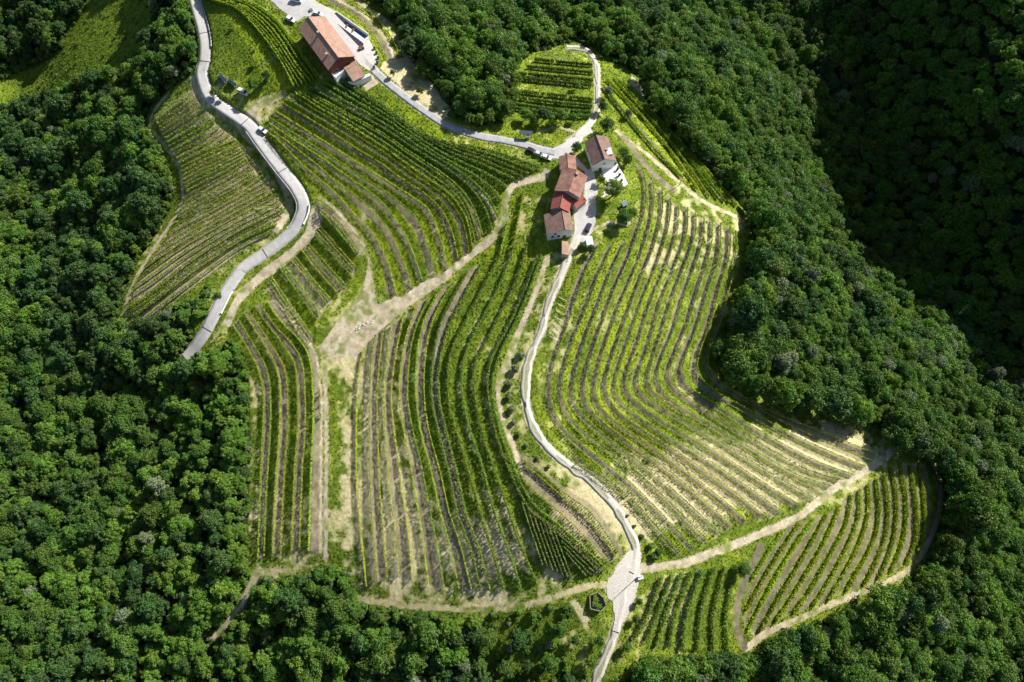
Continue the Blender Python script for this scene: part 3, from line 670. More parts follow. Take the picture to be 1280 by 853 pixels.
    tag(o, lab_(ty_, B['where'], 'last' if last else ORD(r['n']), B['frm']), 'vine row', 'vine rows '+B['where'])
    rowtot += 1
print('ROWS', rowtot)

# ------------------------------------------------------------------ trees: crown of leaf clumps on boughs + tapered trunk with limbs
def crown_mesh(name, rs, rad, hgt, lobes, per, leaf, m, flat=1.0, loose=.5):
    """crown centred on x=y=0, from z=hgt*.3 to hgt: many small boughs each carrying clumps of leaves"""
    L = []
    for k in range(lobes):
        a = k*2.399+rs.uniform(-.4, .4); t = (k+.5)/lobes; el = math.asin(1-1.35*t)   # top to a bit below the middle
        rr_ = rad*rs.uniform(.40, 1.02); lr = rad*rs.uniform(.13, .28)
        cz = hgt*.60+math.sin(el)*hgt*.30*flat; cr = rr_*math.cos(el)
        L.append((cr*math.cos(a), cr*math.sin(a), cz, lr))
    L.append((0, 0, hgt*.62, rad*.62))
    P = []; Nn = []; Sz = []
    for (x, y, z, r) in L:
        n = 900 if r > rad*.5 else int(per*(r/(rad*.22))**1.7)
        d = rs.normal(size=(n, 3)); d[:, 2] = d[:, 2]*.9+.35; d /= np.linalg.norm(d, axis=1)[:, None]
        # twigs: radius modulated so the bough itself is lumpy
        lump = 1+.22*np.sin(d[:, 0]*5+x*3)*np.sin(d[:, 1]*5+y*3)+.12*rs.normal(size=n)
        p = np.stack([x+d[:, 0]*r*lump, y+d[:, 1]*r*lump, z+d[:, 2]*r*lump*.85], 1)
        P.append(p); Nn.append(d+rs.normal(size=(n, 3))*loose); Sz.append(rs.uniform(.6, 1.25, n)*leaf)
    P = np.vstack(P); Nn = np.vstack(Nn); Sz = np.concatenate(Sz)
    V = quads(P[:, 0], P[:, 1], P[:, 2], Sz, Nn[:, 0], Nn[:, 1], Nn[:, 2], rs)
    return mesh_np(name, V, np.arange(len(V)).reshape(-1, 4), [m])
def trunk_mesh(name, rs, hgt, r0, rad):
    V = []; F = []
    def tube(p0, p1, ra, rb, n=6):
        b0 = len(V); d = (p1-p0).normalized(); u = d.orthogonal().normalized(); w = d.cross(u)
        for p, r in ((p0, ra), (p1, rb)):
            for k in range(n):
                a = k/n*2*math.pi; V.append(p+u*math.cos(a)*r+w*math.sin(a)*r)
        for k in range(n): F.append((b0+k, b0+(k+1) % n, b0+n+(k+1) % n, b0+n+k))
    top = Vector((rs.uniform(-.3, .3), rs.uniform(-.3, .3), hgt*.5)); tube(Vector((0, 0, -1.2)), Vector((0, 0, 0)), r0*1.35, r0*1.1); tube(Vector((0, 0, 0)), top, r0*1.1, r0*.7)
    tube(top, Vector((top.x*1.5, top.y*1.5, hgt*.82)), r0*.7, r0*.2)
    for k in range(6):
        a = k*1.05+rs.uniform(-.3, .3); s = top*rs.uniform(.6, 1.1); e = Vector((math.cos(a)*rad*.7, math.sin(a)*rad*.7, hgt*rs.uniform(.55, .75))); tube(s, e, r0*.42, r0*.1, 5)
    return mesh_np(name, [tuple(v) for v in V], F, [M['bark']], smooth_=True)
rs = np.random.default_rng(11)
KINDS = [  # name, crown radius, height, lobes, leaves per bough, leaf size, material, flat
 ('oak', 4.9, 12, 62, 80, .38, 'leafA', 1.0), ('oak', 4.4, 11, 48, 85, .36, 'leafA', 1.1), ('dark', 4.7, 12.5, 58, 80, .38, 'leafD', 1.0), ('dark', 4.0, 11, 42, 85, .35, 'leafD', 1.2),
 ('fresh', 4.3, 11, 50, 80, .34, 'leafB', 1.0), ('fresh', 3.7, 10, 38, 85, .32, 'leafB', 1.1), ('silver', 3.9, 12, 46, 80, .33, 'leafC', 1.2), ('oak', 3.8, 10, 36, 85, .34, 'leafA', 1.2)]
CM = [crown_mesh('crown', rs, k[1], k[2], k[3], k[4], k[5], M[k[6]], k[7]) for k in KINDS]
TM = [trunk_mesh('trunk', rs, k[2], .2+k[1]*.035, k[1]) for k in KINDS]
bushM = [crown_mesh('foliage', rs, 1.6, 2.2, 9, 110, .3, M[m], 1.0) for m in ('leafB', 'leafA', 'leafE')]
LOOK = {'oak': 'mid green lumpy broadleaf tree', 'dark': 'dark green broadleaf tree', 'fresh': 'light green broadleaf tree', 'silver': 'pale silvery green tree'}
def make_tree(k, x, y, sc, rz, label, group, cat='tree', name=None, zs=1.0):
    nm = name or {'oak': 'oak_tree', 'dark': 'dark_tree', 'fresh': 'ash_tree', 'silver': 'poplar_tree'}[KINDS[k][0]]
    e = bpy.data.objects.new(nm, None); e.empty_display_size = 1; e.location = (x, y, float(Hg(x, y))); e.rotation_euler = (0, 0, rz); e.scale = (sc, sc, sc*zs); link(e)
    link(bpy.data.objects.new('crown', CM[k]), e); link(bpy.data.objects.new('trunk', TM[k]), e)
    return tag(e, label, cat, group)

# forest points: jittered lattice over the frame and a belt round it
sp = 4.3; PT = []
xs = np.arange(-330, 430, sp); ys = np.arange(-170, 330, sp*.9)
for a, yy in enumerate(ys):
    for xx in xs:
        PT.append((xx+(a % 2)*sp/2+rng.uniform(-1.7, 1.7), yy+rng.uniform(-1.7, 1.7)))
PT = np.array(PT); PZ = Hg(PT[:, 0], PT[:, 1]); pp = project(np.stack([PT[:, 0], PT[:, 1], PZ], 1))
FOREST_PATHS = [(parse("322,722 305,750 288,775 266,802"), 8), (parse("936,285 932,330"), 4)]
def near_line(p, ln, d):
    ln = smooth(ln, 40); return (np.min((p[:, None, 0]-ln[None, :, 0])**2+(p[:, None, 1]-ln[None, :, 1])**2, axis=1)) < d*d
inn = (pp[:, 0] > -130) & (pp[:, 0] < 1420) & (pp[:, 1] > -190) & (pp[:, 1] < 960)
inn |= (PT[:, 0] > 150) & (PT[:, 1] > 20)
pc = project(np.stack([PT[:, 0], PT[:, 1], PZ+5.5], 1))
op = inpoly(pp[:, 0], pp[:, 1], OPEN) | inpoly(pp[:, 0], pp[:, 1], MEADOW) | ((pc[:, 1] < 560) & (inpoly(pc[:, 0], pc[:, 1], OPEN) | inpoly(pc[:, 0], pc[:, 1], MEADOW)))
okf = inn & ~op
for ln, d in FOREST_PATHS: okf &= ~near_line(pp, ln, d)
for cx, cy, r in ((238, 410, 16), (215, 395, 14), (590, 800, 8)): okf &= (pp[:, 0]-cx)**2+(pp[:, 1]-cy)**2 > r*r
# keep crowns off the open land: distance to it in metres
opn_mask = (TYP != 0); dist = np.full(TYP.shape, 99.0); cur = opn_mask.copy(); dist[cur] = 0
for k in range(1, 14):
    nb = cur.copy(); nb[1:] |= cur[:-1]; nb[:-1] |= cur[1:]; nb[:, 1:] |= cur[:, :-1]; nb[:, :-1] |= cur[:, 1:]
    dist[nb & ~cur] = k*FS; cur = nb
di = bil(dist, PT[:, 0], PT[:, 1], FX0, FY0, FS)
insf = (PT[:, 0] > FX0) & (PT[:, 0] < FX1) & (PT[:, 1] > FY0) & (PT[:, 1] < FY1); di = np.where(insf, di, 99)
rightside = pp[:, 0] > 800; okf &= di > np.where(rightside, .5, .6)
rightside = rightside[okf]; PT, PZ, pp, di = PT[okf], PZ[okf], pp[okf], di[okf]
n = len(PT); u = rng.random(n)
# bands of species over the land
A = fbm(PT[:, 0], PT[:, 1], 45, 41, 3); Bn = vnoise(PT[:, 0], PT[:, 1], 18, 43)
right = st(pp[:, 0], 800, 950)
kidx = np.where(u < .30, 0, np.where(u < .48, 1, np.where(u < .62, 7, np.where(u < .75, 3, 5))))
kidx = np.where((Bn+.35*(u-.5) > .68), np.where(u < .5, 4, 5), kidx)
kidx = np.where((A < .42) & (u < .6), np.where(u < .3, 2, 3), kidx)
kidx = np.where((right > .5) & np.isin(kidx, (2, 3)) & (rng.random(n) < .6), np.where(rng.random(n) < .6, 0, 4), kidx)
kidx = np.where((right > .5) & (rng.random(n) < .03), 6, kidx); kidx = np.where((right < .5) & (rng.random(n) < .008), 6, kidx)
lowleft = (pp[:, 1] > 480) & (pp[:, 0] < 700)
kidx = np.where(lowleft & np.isin(kidx, (2, 3)) & (rng.random(n) < .55), np.where(rng.random(n) < .5, 7, 5), kidx)
near = (pp[:, 0] > 220) & (pp[:, 0] < 330) & (pp[:, 1] > 430)
kidx = np.where(near & (rng.random(n) < .6), np.where(rng.random(n) < .5, 4, 5), kidx)
scl = (rng.uniform(.50, 1.02, n)+.5*np.clip(vnoise(PT[:, 0], PT[:, 1], 14, 44)-.4, 0, 1))*np.where(lowleft, .92, 1.0)*np.where((di < 5) & ~rightside, .75, 1.0)*np.where(rightside & (di < 14), 1.15, 1.0)*np.where(near, .85, 1)
rot = rng.uniform(0, 6.28, n); szs = rng.uniform(.85, 1.25, n)*np.where(rightside & (di < 14), 1.15, 1)
dep = (np.stack([PT[:, 0], PT[:, 1], PZ+8], 1)-CAM)@FW
vis = (pp[:, 0] > -5) & (pp[:, 0] < 1285) & (pp[:, 1] > -5) & (pp[:, 1] < 870)
dark = (pp[:, 0]-960)/320 > (pp[:, 1]+20)/520
score = np.where(vis & ~dark, np.array([KINDS[k][1] for k in kidx])*scl/dep, 0)
order = np.argsort(-score); NSOLO = 268
solo = order[:NSOLO]; mass = order[NSOLO:]
print('FOREST', n, 'in view', vis.sum())
def region(x, y):
    if x < 330:
        if y < 130: return 'in the top left wood'
        if y < 400: return 'in the wood left of the left vineyard'
        if y < 640: return 'in the wood beside the lower terraces'
        return 'in the bottom left wood'
    if x < 640 and y > 640: return 'in the wood under the central vineyard'
    if y > 640: return 'in the wood below the rounded vineyard' if x < 1110 else 'in the wood right of the corner'
    if y > 380: return 'in the wood above the rounded vineyard'
    if x < 770: return 'in the wood above the village lane'
    return 'in the wood right of the village'
def edge_word(d, sc): return ('small ' if sc < .72 else 'large ' if sc > 1.02 else '')
for q in solo:
    x, y = PT[q]; k = int(kidx[q]); rg = region(*pp[q]); e = 'at the vineyard edge ' if di[q] < 5 else ''
    make_tree(k, x, y, float(scl[q]), float(rot[q]), (edge_word(di[q], scl[q])+LOOK[KINDS[k][0]].replace('lumpy ', '')+' '+e+rg).strip(), edge_word(di[q], scl[q])+LOOK[KINDS[k][0]]+'s '+e+rg, zs=float(szs[q]))
# the rest of the wood: one mass of the same trees (trees instanced on points)
treeobj = []
for k in range(len(KINDS)):                       # joined crown + trunk meshes as sources
    bm = bmesh.new(); bm.from_mesh(CM[k]); nf = len(bm.faces); bm.from_mesh(TM[k]); bm.faces.ensure_lookup_table()
    for f in bm.faces[nf:]: f.material_index = 1
    me = bpy.data.meshes.new('tree'); bm.to_mesh(me); bm.free(); me.materials.append(CM[k].materials[0]); me.materials.append(M['bark'])
    treeobj.append(bpy.data.objects.new('tree_source', me))
def scatter(name, P, rotz, sc, ki, sources, sz=None):
    sz = np.ones(len(P)) if sz is None else sz
    me = bpy.data.meshes.new(name); me.vertices.add(len(P)); me.vertices.foreach_set('co', np.asarray(P, np.float32).ravel())
    for nm, dat, ty in (('rz', rotz, 'FLOAT'), ('sc', sc, 'FLOAT'), ('sz', sc*sz, 'FLOAT'), ('ki', ki, 'INT')):
        a = me.attributes.new(nm, ty, 'POINT'); a.data.foreach_set('value', np.asarray(dat, np.int32 if ty == 'INT' else np.float32))
    o = link(bpy.data.objects.new(name, me)); ng = bpy.data.node_groups.new(name+'_nodes', 'GeometryNodeTree')
    ng.interface.new_socket('Geometry', in_out='INPUT', socket_type='NodeSocketGeometry'); ng.interface.new_socket('Geometry', in_out='OUTPUT', socket_type='NodeSocketGeometry')
    N = ng.nodes.new; gi = N('NodeGroupInput'); go = N('NodeGroupOutput'); jo = N('GeometryNodeJoinGeometry'); lk = ng.links.new
    def att(nm, ty):
        a = N('GeometryNodeInputNamedAttribute'); a.data_type = ty; a.inputs['Name'].default_value = nm; return a.outputs[0]
    rz_, sc_, ki_ = att('rz', 'FLOAT'), att('sc', 'FLOAT'), att('ki', 'INT'); cx = N('ShaderNodeCombineXYZ'); lk(rz_, cx.inputs[2]); cs = N('ShaderNodeCombineXYZ'); lk(sc_, cs.inputs[0]); lk(sc_, cs.inputs[1]); lk(att('sz', 'FLOAT'), cs.inputs[2])
    mp = N('GeometryNodeMeshToPoints'); lk(gi.outputs[0], mp.inputs[0])
    for k, so in enumerate(sources):
        cmp_ = N('FunctionNodeCompare'); cmp_.data_type = 'INT'; cmp_.operation = 'EQUAL'; lk(ki_, cmp_.inputs[2]); cmp_.inputs[3].default_value = k
        oi = N('GeometryNodeObjectInfo'); oi.inputs['Object'].default_value = so; oi.inputs['As Instance'].default_value = True
        ip = N('GeometryNodeInstanceOnPoints'); lk(mp.outputs[0], ip.inputs['Points']); lk(cmp_.outputs[0], ip.inputs['Selection']); lk(oi.outputs['Geometry'], ip.inputs['Instance'])
        lk(cx.outputs[0], ip.inputs['Rotation']); lk(cs.outputs[0], ip.inputs['Scale']); lk(ip.outputs[0], jo.inputs[0])
    lk(jo.outputs[0], go.inputs[0]); md = o.modifiers.new('scatter', 'NODES'); md.node_group = ng
    return o
fo = scatter('forest', np.stack([PT[mass, 0], PT[mass, 1], PZ[mass]], 1), rot[mass], scl[mass], kidx[mass], treeobj, szs[mass])
tag(fo, 'dense mixed wood filling the slopes round the vineyards', 'forest', kind='stuff')

# undergrowth along the wood edges and in the gaps
cand = rng.uniform((FX0, FY0), (FX1, FY1), (80000, 2)); dd = bil(dist, cand[:, 0], cand[:, 1], FX0, FY0, FS)
cp = project(np.stack([cand[:, 0], cand[:, 1], Hg(cand[:, 0], cand[:, 1])], 1))
kk = (dd > .3) & ((dd < 3.5) | (rng.random(len(dd)) < .10)) & (dd < 98)
kk &= ~near_line(cp, FOREST_PATHS[0][0], 5) if True else kk
dd2 = TYP[np.clip(((cand[:, 1]-FY0)/FS).astype(int), 0, fny-1), np.clip(((cand[:, 0]-FX0)/FS).astype(int), 0, fnx-1)]
scr = (dd2 == 8) & inpoly(cp[:, 0], cp[:, 1], parse("595,772 640,764 700,755 745,770 770,853 610,853")) & (rng.random(len(dd)) < .22)
mdw = inpoly(cp[:, 0], cp[:, 1], MEADOW) & (rng.random(len(dd)) < .10)
grs = inpoly(cp[:, 0], cp[:, 1], parse("262,20 300,40 330,70 345,112 318,98 290,70 262,45")) & (rng.random(len(dd)) < .03)
grs |= inpoly(cp[:, 0], cp[:, 1], parse("240,372 262,352 275,370 262,390 250,402 215,392")) & (rng.random(len(dd)) < .55)
sel = np.where(kk | scr | mdw | grs)[0][:20000]
BS = [bpy.data.objects.new('bush_source', m) for m in bushM]
bsc = rng.uniform(.35, .95, len(sel))*np.where(mdw[sel], .55, 1)
bo = scatter('undergrowth', np.stack([cand[sel, 0], cand[sel, 1], Hg(cand[sel, 0], cand[sel, 1])-.25], 1), rng.uniform(0, 6.28, len(sel)), bsc, np.where(rng.random(len(sel)) < .5, 0, np.where(rng.random(len(sel)) < .8, 1, 2)), BS)
tag(bo, 'low bushes and brambles along the wood edges', 'undergrowth', kind='stuff')

# grass tufts on banks and meadows
ng_ = 150000; gx_ = rng.uniform(FX0, FX1, ng_*3); gy_ = rng.uniform(FY0, FY1, ng_*3)
ti = TYP[np.clip(((gy_-FY0)/FS).round().astype(int), 0, fny-1), np.clip(((gx_-FX0)/FS).round().astype(int), 0, fnx-1)]
cg = COL[np.clip(((gy_-FY0)/FS).round().astype(int), 0, fny-1), np.clip(((gx_-FX0)/FS).round().astype(int), 0, fnx-1)]
greenness = cg[:, 1]/(cg[:, 0]+1e-3)
ok = np.isin(ti, (1, 2, 5, 6, 8)) & (greenness > 1.1); gx_, gy_ = gx_[ok][:ng_], gy_[ok][:ng_]; gz_ = Hg(gx_, gy_)
m3 = len(gx_); V = quads(gx_, gy_, gz_+.12, rng.uniform(.2, .45, m3), rng.normal(size=m3), rng.normal(size=m3), rng.uniform(0, 1.2, m3), rng)
go = link(bpy.data.objects.new('grass', mesh_np('grass', V, np.arange(len(V)).reshape(-1, 4), [M['grass']])))
tag(go, 'tufts of green grass on the terrace banks and meadows', 'grass', kind='stuff')
# ------------------------------------------------------------------ small builders
def bm_obj(name, bm, m, parent=None, loc=None, smooth_=False):
    me = bpy.data.meshes.new(name); bmesh.ops.recalc_face_normals(bm, faces=bm.faces[:]); bm.to_mesh(me); bm.free()
    for q in (m if isinstance(m, (list, tuple)) else [m]): me.materials.append(q)
    if smooth_:
        for p in me.polygons: p.use_smooth = True
    o = bpy.data.objects.new(name, me); link(o, parent)
    if loc is not None: o.location = loc
    return o
def box(bm, c, s, rz=0.0, mi=0, taper=1.0):
    hx, hy, hz = s[0]/2, s[1]/2, s[2]/2; vs = []
    for z in (-hz, hz):
        k = 1 if z < 0 else taper
        for x, y in ((-hx, -hy), (hx, -hy), (hx, hy), (-hx, hy)):
            x_, y_ = x*k, y*k; vs.append(bm.verts.new((c[0]+x_*math.cos(rz)-y_*math.sin(rz), c[1]+x_*math.sin(rz)+y_*math.cos(rz), c[2]+z)))
    for f in ((0, 3, 2, 1), (4, 5, 6, 7), (0, 1, 5, 4), (1, 2, 6, 5), (2, 3, 7, 6), (3, 0, 4, 7)):
        fc = bm.faces.new([vs[k] for k in f]); fc.material_index = mi
def slab(bm, pts, th, mi=0):                      # thick sheet from a planar outline (top face given)
    t = [bm.verts.new(p) for p in pts]; b_ = [bm.verts.new((p[0], p[1], p[2]-th)) for p in pts]; n = len(pts)
    for f in ([t, b_[::-1]]+[[t[k], b_[k], b_[(k+1) % n], t[(k+1) % n]] for k in range(n)]):
        fc = bm.faces.new(f); fc.material_index = mi
def tube_(bm, p0, p1, r0, r1=None, n=8, mi=0):
    p0, p1 = Vector(p0), Vector(p1); r1 = r0 if r1 is None else r1; d = (p1-p0).normalized(); u = d.orthogonal().normalized(); w = d.cross(u); a_, b_ = [], []
    for k in range(n):
        a = k/n*2*math.pi; q = u*math.cos(a)+w*math.sin(a); a_.append(bm.verts.new(p0+q*r0)); b_.append(bm.verts.new(p1+q*r1))
    for k in range(n): bm.faces.new((a_[k], a_[(k+1) % n], b_[(k+1) % n], b_[k])).material_index = mi
    bm.faces.new(a_[::-1]).material_index = mi; bm.faces.new(b_).material_index = mi
def empty(name, loc, label, cat, group=None, rz=0):
    e = bpy.data.objects.new(name, None); e.location = loc; e.rotation_euler = (0, 0, rz); link(e); return tag(e, label, cat, group)
def tilemat(name, c1, c2, ang, patch=.5):
    m = bpy.data.materials.new(name); m.use_nodes = True; nt = m.node_tree; b = nt.nodes['Principled BSDF']; b.inputs['Roughness'].default_value = .85; b.inputs['Specular IOR Level'].default_value = .2
    N = nt.nodes.new; lk = nt.links.new; ge = N('ShaderNodeNewGeometry'); mp = N('ShaderNodeMapping'); mp.inputs['Rotation'].default_value = (0, 0, -ang); lk(ge.outputs['Position'], mp.inputs[0])
    wv = N('ShaderNodeTexWave'); wv.wave_type = 'BANDS'; wv.bands_direction = 'X'; wv.inputs['Scale'].default_value = .9; wv.inputs['Distortion'].default_value = .3; lk(mp.outputs[0], wv.inputs[0])
    n1 = N('ShaderNodeTexNoise'); n1.inputs['Scale'].default_value = 3.2; n1.inputs['Detail'].default_value = 5; lk(ge.outputs['Position'], n1.inputs[0])
    n2 = N('ShaderNodeTexNoise'); n2.inputs['Scale'].default_value = .5; lk(ge.outputs['Position'], n2.inputs[0])
    ad = N('ShaderNodeMath'); ad.operation = 'MULTIPLY_ADD'; ad.inputs[1].default_value = patch; lk(n2.outputs[0], ad.inputs[0]); lk(n1.outputs[0], ad.inputs[2])
    cr = N('ShaderNodeMapRange'); cr.inputs['From Min'].default_value = .45+patch*.3; cr.inputs['From Max'].default_value = .6+patch*.65; lk(ad.outputs[0], cr.inputs[0])
    mx = N('ShaderNodeMix'); mx.data_type = 'RGBA'; mx.inputs[6].default_value = (*c1, 1); mx.inputs[7].default_value = (*c2, 1); lk(cr.outputs[0], mx.inputs[0]); lk(mx.outputs[2], b.inputs['Base Color'])
    bp = N('ShaderNodeBump'); bp.inputs['Strength'].default_value = .8; bp.inputs['Distance'].default_value = .12; lk(wv.outputs[0], bp.inputs['Height']); lk(bp.outputs[0], b.inputs['Normal'])
    return m
def house(name, label, ridge, le, re_, gr_, hr, hel, her, wall, tiles, cat='house', over=.45, wins=(), chim=(), inset=(0, 0)):
    """ridge: two photo points, le / re_: one point on each eave; heights above the ground gr_"""
    g = float(hit([gr_])[0, 2]); R0, R1 = at_z(ridge, g+hr); d = (R1-R0)[:2]; Ln = np.linalg.norm(d); d /= Ln; nL = np.array([-d[1], d[0]])
    a = at_z([le], g+hel)[0][:2]-R0[:2]; b = at_z([re_], g+her)[0][:2]-R0[:2]; wa = a@nL; wb = b@nL
    sides = [(wa, hel), (wb, her)]; ang = math.atan2(d[1], d[0]); mid = (R0+R1)/2
    e = empty(name, (mid[0], mid[1], g), label, cat); e.rotation_euler = (0, 0, ang)
    # local frame: x along ridge, y across
    h = Ln/2; bm = bmesh.new()
    (wa, ha), (wb, hb) = sorted(sides, key=lambda q: -q[0])
    slope = lambda y: hr-(hr-ha)*y/wa if y > 0 else hr-(hr-hb)*y/wb
    for (w_, he) in ((wa, ha), (wb, hb)):
        s_ = 1 if w_ > 0 else -1
        slab(bm, [(-h, s_*-.01, hr), (h, s_*-.01, hr), (h, w_, he), (-h, w_, he)][::s_], .22)
    rf = bm_obj('roof', bm, tiles, e); bm = bmesh.new(); tube_(bm, (-h, 0, hr+.03), (h, 0, hr+.03), .13, n=6); bm_obj('ridge_tiles', bm, tiles, rf)
    bm = bmesh.new(); ya, yb = wa-over*np.sign(wa), wb-over*np.sign(wb); x0, x1 = -h+over*.6, h-over*.6; prof = []
    for y in (ya, 0, yb): prof.append((y, slope(y)-.24))
    low = -2.0
    loop = [(ya, low)]+prof+[(yb, low)]
    A_ = [bm.verts.new((x0, y, z)) for y, z in loop]; B_ = [bm.verts.new((x1, y, z)) for y, z in loop]; n = len(loop)
    bm.faces.new(A_); bm.faces.new(B_[::-1])
    for k in range(n): bm.faces.new((A_[k], A_[(k+1) % n], B_[(k+1) % n], B_[k]))
    bm_obj('wall', bm, wall, e)
    for (kind, side, t, z, w_, hh) in wins:        # side: 'a','b' long walls, '0','1' gables
        bm = bmesh.new(); f = bmesh.new()
        if side in 'ab':
            y = ya if side == 'a' else yb; s_ = 1 if y > 0 else -1; x = x0+(x1-x0)*t
            box(bm, (x, y+s_*.03, z), (w_, .08, hh)); box(f, (x, y+s_*.05, z-hh/2-.06), (w_+.25, .2, .1)); sz = (w_/2-.1, .1, hh/2-.1); cpt = (x, y+s_*.06, z)
        else:
            x = x1 if side == '1' else x0; s_ = 1 if side == '1' else -1; y = yb+(ya-yb)*t
            box(bm, (x+s_*.03, y, z), (.08, w_, hh)); box(f, (x+s_*.05, y, z-hh/2-.06), (.2, w_+.25, .1)); cpt = (x+s_*.06, y, z)
        wo = bm_obj(kind, bm, M['wood' if kind == 'door' else 'glass'], e)
        if kind == 'window': bm_obj('sill', f, M['stone'], wo)
        else: f.free()
    for (t, y, cw, ch) in chim:
        bm = bmesh.new(); x = -h+2*h*t; z = slope(y*abs(wa) if y > 0 else y*abs(wb)); box(bm, (x, y*abs(wa) if y > 0 else y*abs(wb), z+ch/2-.3), (cw, cw, ch+.6)); box(bm, (x, y*abs(wa) if y > 0 else y*abs(wb), z+ch+.06), (cw+.25, cw+.25, .12))
        bm_obj('chimney', bm, M['stone'], rf)
    return e, ang
T_red = lambda a: tilemat('terracotta_tiles', (.33, .19, .14), (.50, .34, .26), a, .5)
T_old = lambda a: tilemat('old_brown_tiles', (.19, .115, .10), (.34, .225, .19), a, .6)
T_mott = lambda a: tilemat('lichened_tiles', (.25, .10, .08), (.42, .27, .21), a, 1.0)
T_new = lambda a: tilemat('new_red_tiles', (.33, .09, .075), (.38, .15, .12), a, .3)
# --- upper farmhouse
house('farmhouse', 'long farmhouse with terracotta roof beside the white upper yard', [(385, 21), (423, 72)], (384, 52), (426, 47), (418, 74), 9.2, 5.6, 5.6, M['redwall'], T_red(1.0), 'house', wins=[('window', '1', .3, 3.2, 1.0, 1.3), ('window', '1', .7, 3.2, 1.0, 1.3), ('door', 'b', .6, 1.1, 1.2, 2.2), ('window', 'b', .3, 3.6, 1, 1.2), ('window', 'b', .8, 3.6, 1, 1.2), ('window', 'a', .3, 3.6, 1, 1.2), ('window', 'a', .7, 3.6, 1, 1.2), ('window', '0', .5, 3.6, 1, 1.2)], chim=[(.40, -.10, .8, 1.2), (.80, -.5, .8, 1.1)])
house('porch_annex', 'small annex with light terracotta roof at the farmhouse end', [(432, 88), (447, 80)], (446, 100), (440, 76), (444, 96), 4.6, 3.4, 4.0, M['white'], T_red(.0), 'annex', wins=[('window', 'b', .5, 1.6, 1.6, 1.4), ('door', '0', .5, 1.1, 1.1, 2.1)])
def world_poly(px, z): return [tuple(p) for p in at_z(px, z)]
def terrace(name, px, gpx, h, m, label, cat, parapet=None, ph=.9, group=None):
    g = float(hit([gpx])[0, 2]); P = at_z(px, g+h); c = P.mean(0)
    e = empty(name, (c[0], c[1], g), label, cat, group); bm = bmesh.new(); slab(bm, [tuple(p-np.array([c[0], c[1], g])) for p in P], h+1.5); bm_obj('deck', bm, m, e)
    if parapet:
        n = len(P)
        for k in parapet:
            a = Vector(P[k]-np.array([c[0], c[1], g])); b = Vector(P[(k+1) % n]-np.array([c[0], c[1], g])); d = b-a; bm = bmesh.new()
            box(bm, ((a+b)/2)+Vector((0, 0, ph/2)), (d.length+.1, .22, ph), math.atan2(d.y, d.x)); bm_obj('parapet', bm, M['white'], e)
    return e, g
te, tg_ = terrace('roof_terrace', [(404, 80), (414, 75), (431, 89), (420, 99)], (415, 90), 3.2, M['white'], 'raised white terrace with a low wall in front of the farmhouse', 'terrace', (0, 2, 3))
terrace('low_terrace', [(446, 97), (462, 92), (464, 96), (443, 106), (436, 104)], (452, 98), 1.6, M['white'], 'narrow white terrace below the small annex', 'terrace', (2, 3))
# pool terrace sunk under the tall bank wall
pe, pg = terrace('pool_terrace', [(415, 25), (421, 18), (461, 46), (454, 54)], (438, 38), .5, M['white'], 'long white terrace under a tall wall across the yard from the farmhouse', 'terrace', (3,), .5)
P = at_z([(421, 17.5), (461, 45.5)], pg+.5); bm = bmesh.new(); d = Vector(P[1]-P[0]); box(bm, (Vector(P[0])+Vector(P[1]))/2+Vector((0, 0, .5))-pe.location, (d.length, .3, 1.9), math.atan2(d.y, d.x)); bm_obj('tall_wall', bm, M['white'], pe)
P = at_z([(419.5, 21.5), (422, 19.5), (459, 45.5), (456, 49)], pg+.56); bm = bmesh.new(); slab(bm, [tuple(p-np.array(pe.location)) for p in P], .1); bm_obj('pool_cover', bm, mat('blue_surface', (.06, .17, .36), .35), pe)  # thin blue slab along the upper right half of the deck
# furniture on the pool terrace and in the yards
def patio_table(x, y, z, label, group, rz=0):
    e = empty('patio_table', (x, y, z), label, 'table', group, rz); bm = bmesh.new(); box(bm, (0, 0, .74), (1.6, .9, .05)); bm_obj('tabletop', bm, M['wood'], e)
    for sx in (-.7, .7):
        for sy in (-.35, .35): bm = bmesh.new(); box(bm, (sx, sy, .36), (.06, .06, .71)); bm_obj('leg', bm, M['metal'], e)
    return e
for k, (p, w_) in enumerate((((434, 34), 'nearest the farmhouse end'), ((442, 39), 'in the middle'))):
    q = at_z([p], pg+.5)[0]; patio_table(q[0], q[1], pg+.5, 'brown table on the long white terrace, %s' % w_, 'tables on the long white terrace', .9)
q = at_z([(418, 87)], tg_+3.2)[0]; patio_table(q[0], q[1], tg_+3.2, 'brown table on the raised farmhouse terrace', None, .7)
# --- village
W_ = [('window', 'a', .2, 3.6, .9, 1.2), ('window', 'a', .5, 3.6, .9, 1.2), ('window', 'a', .8, 3.6, .9, 1.2), ('window', 'b', .25, 3.6, .9, 1.2), ('window', 'b', .75, 3.6, .9, 1.2)]
house('white_house', 'white house with two-tone roof and gable facing the white patio', [(745, 169), (756, 199)], (735, 190), (765, 186), (752, 206), 8.0, 5.2, 5.2, M['white'], T_old(1.3), wins=W_+[('window', '1', .5, 4.6, .9, 1.0), ('door', '1', .35, 1.0, 1.2, 2.1)], chim=[(.62, .45, .6, .9)])
g = float(hit([(752, 206)])[0, 2]); q = at_z([(761, 190)], g+6.4)[0]; bm = bmesh.new(); box(bm, (0, 0, 0), (2.2, 3.0, .9), .2); tag(bm_obj('roof_box', bm, M['white'], loc=q), 'white box standing on the pink side of the white house roof', 'roof box')
pt, ptg = terrace('patio', [(741, 208), (770, 201), (785, 230), (777, 236), (752, 248), (748, 240)], (760, 220), .35, M['white'], 'bright white paved patio in front of the white house', 'patio')
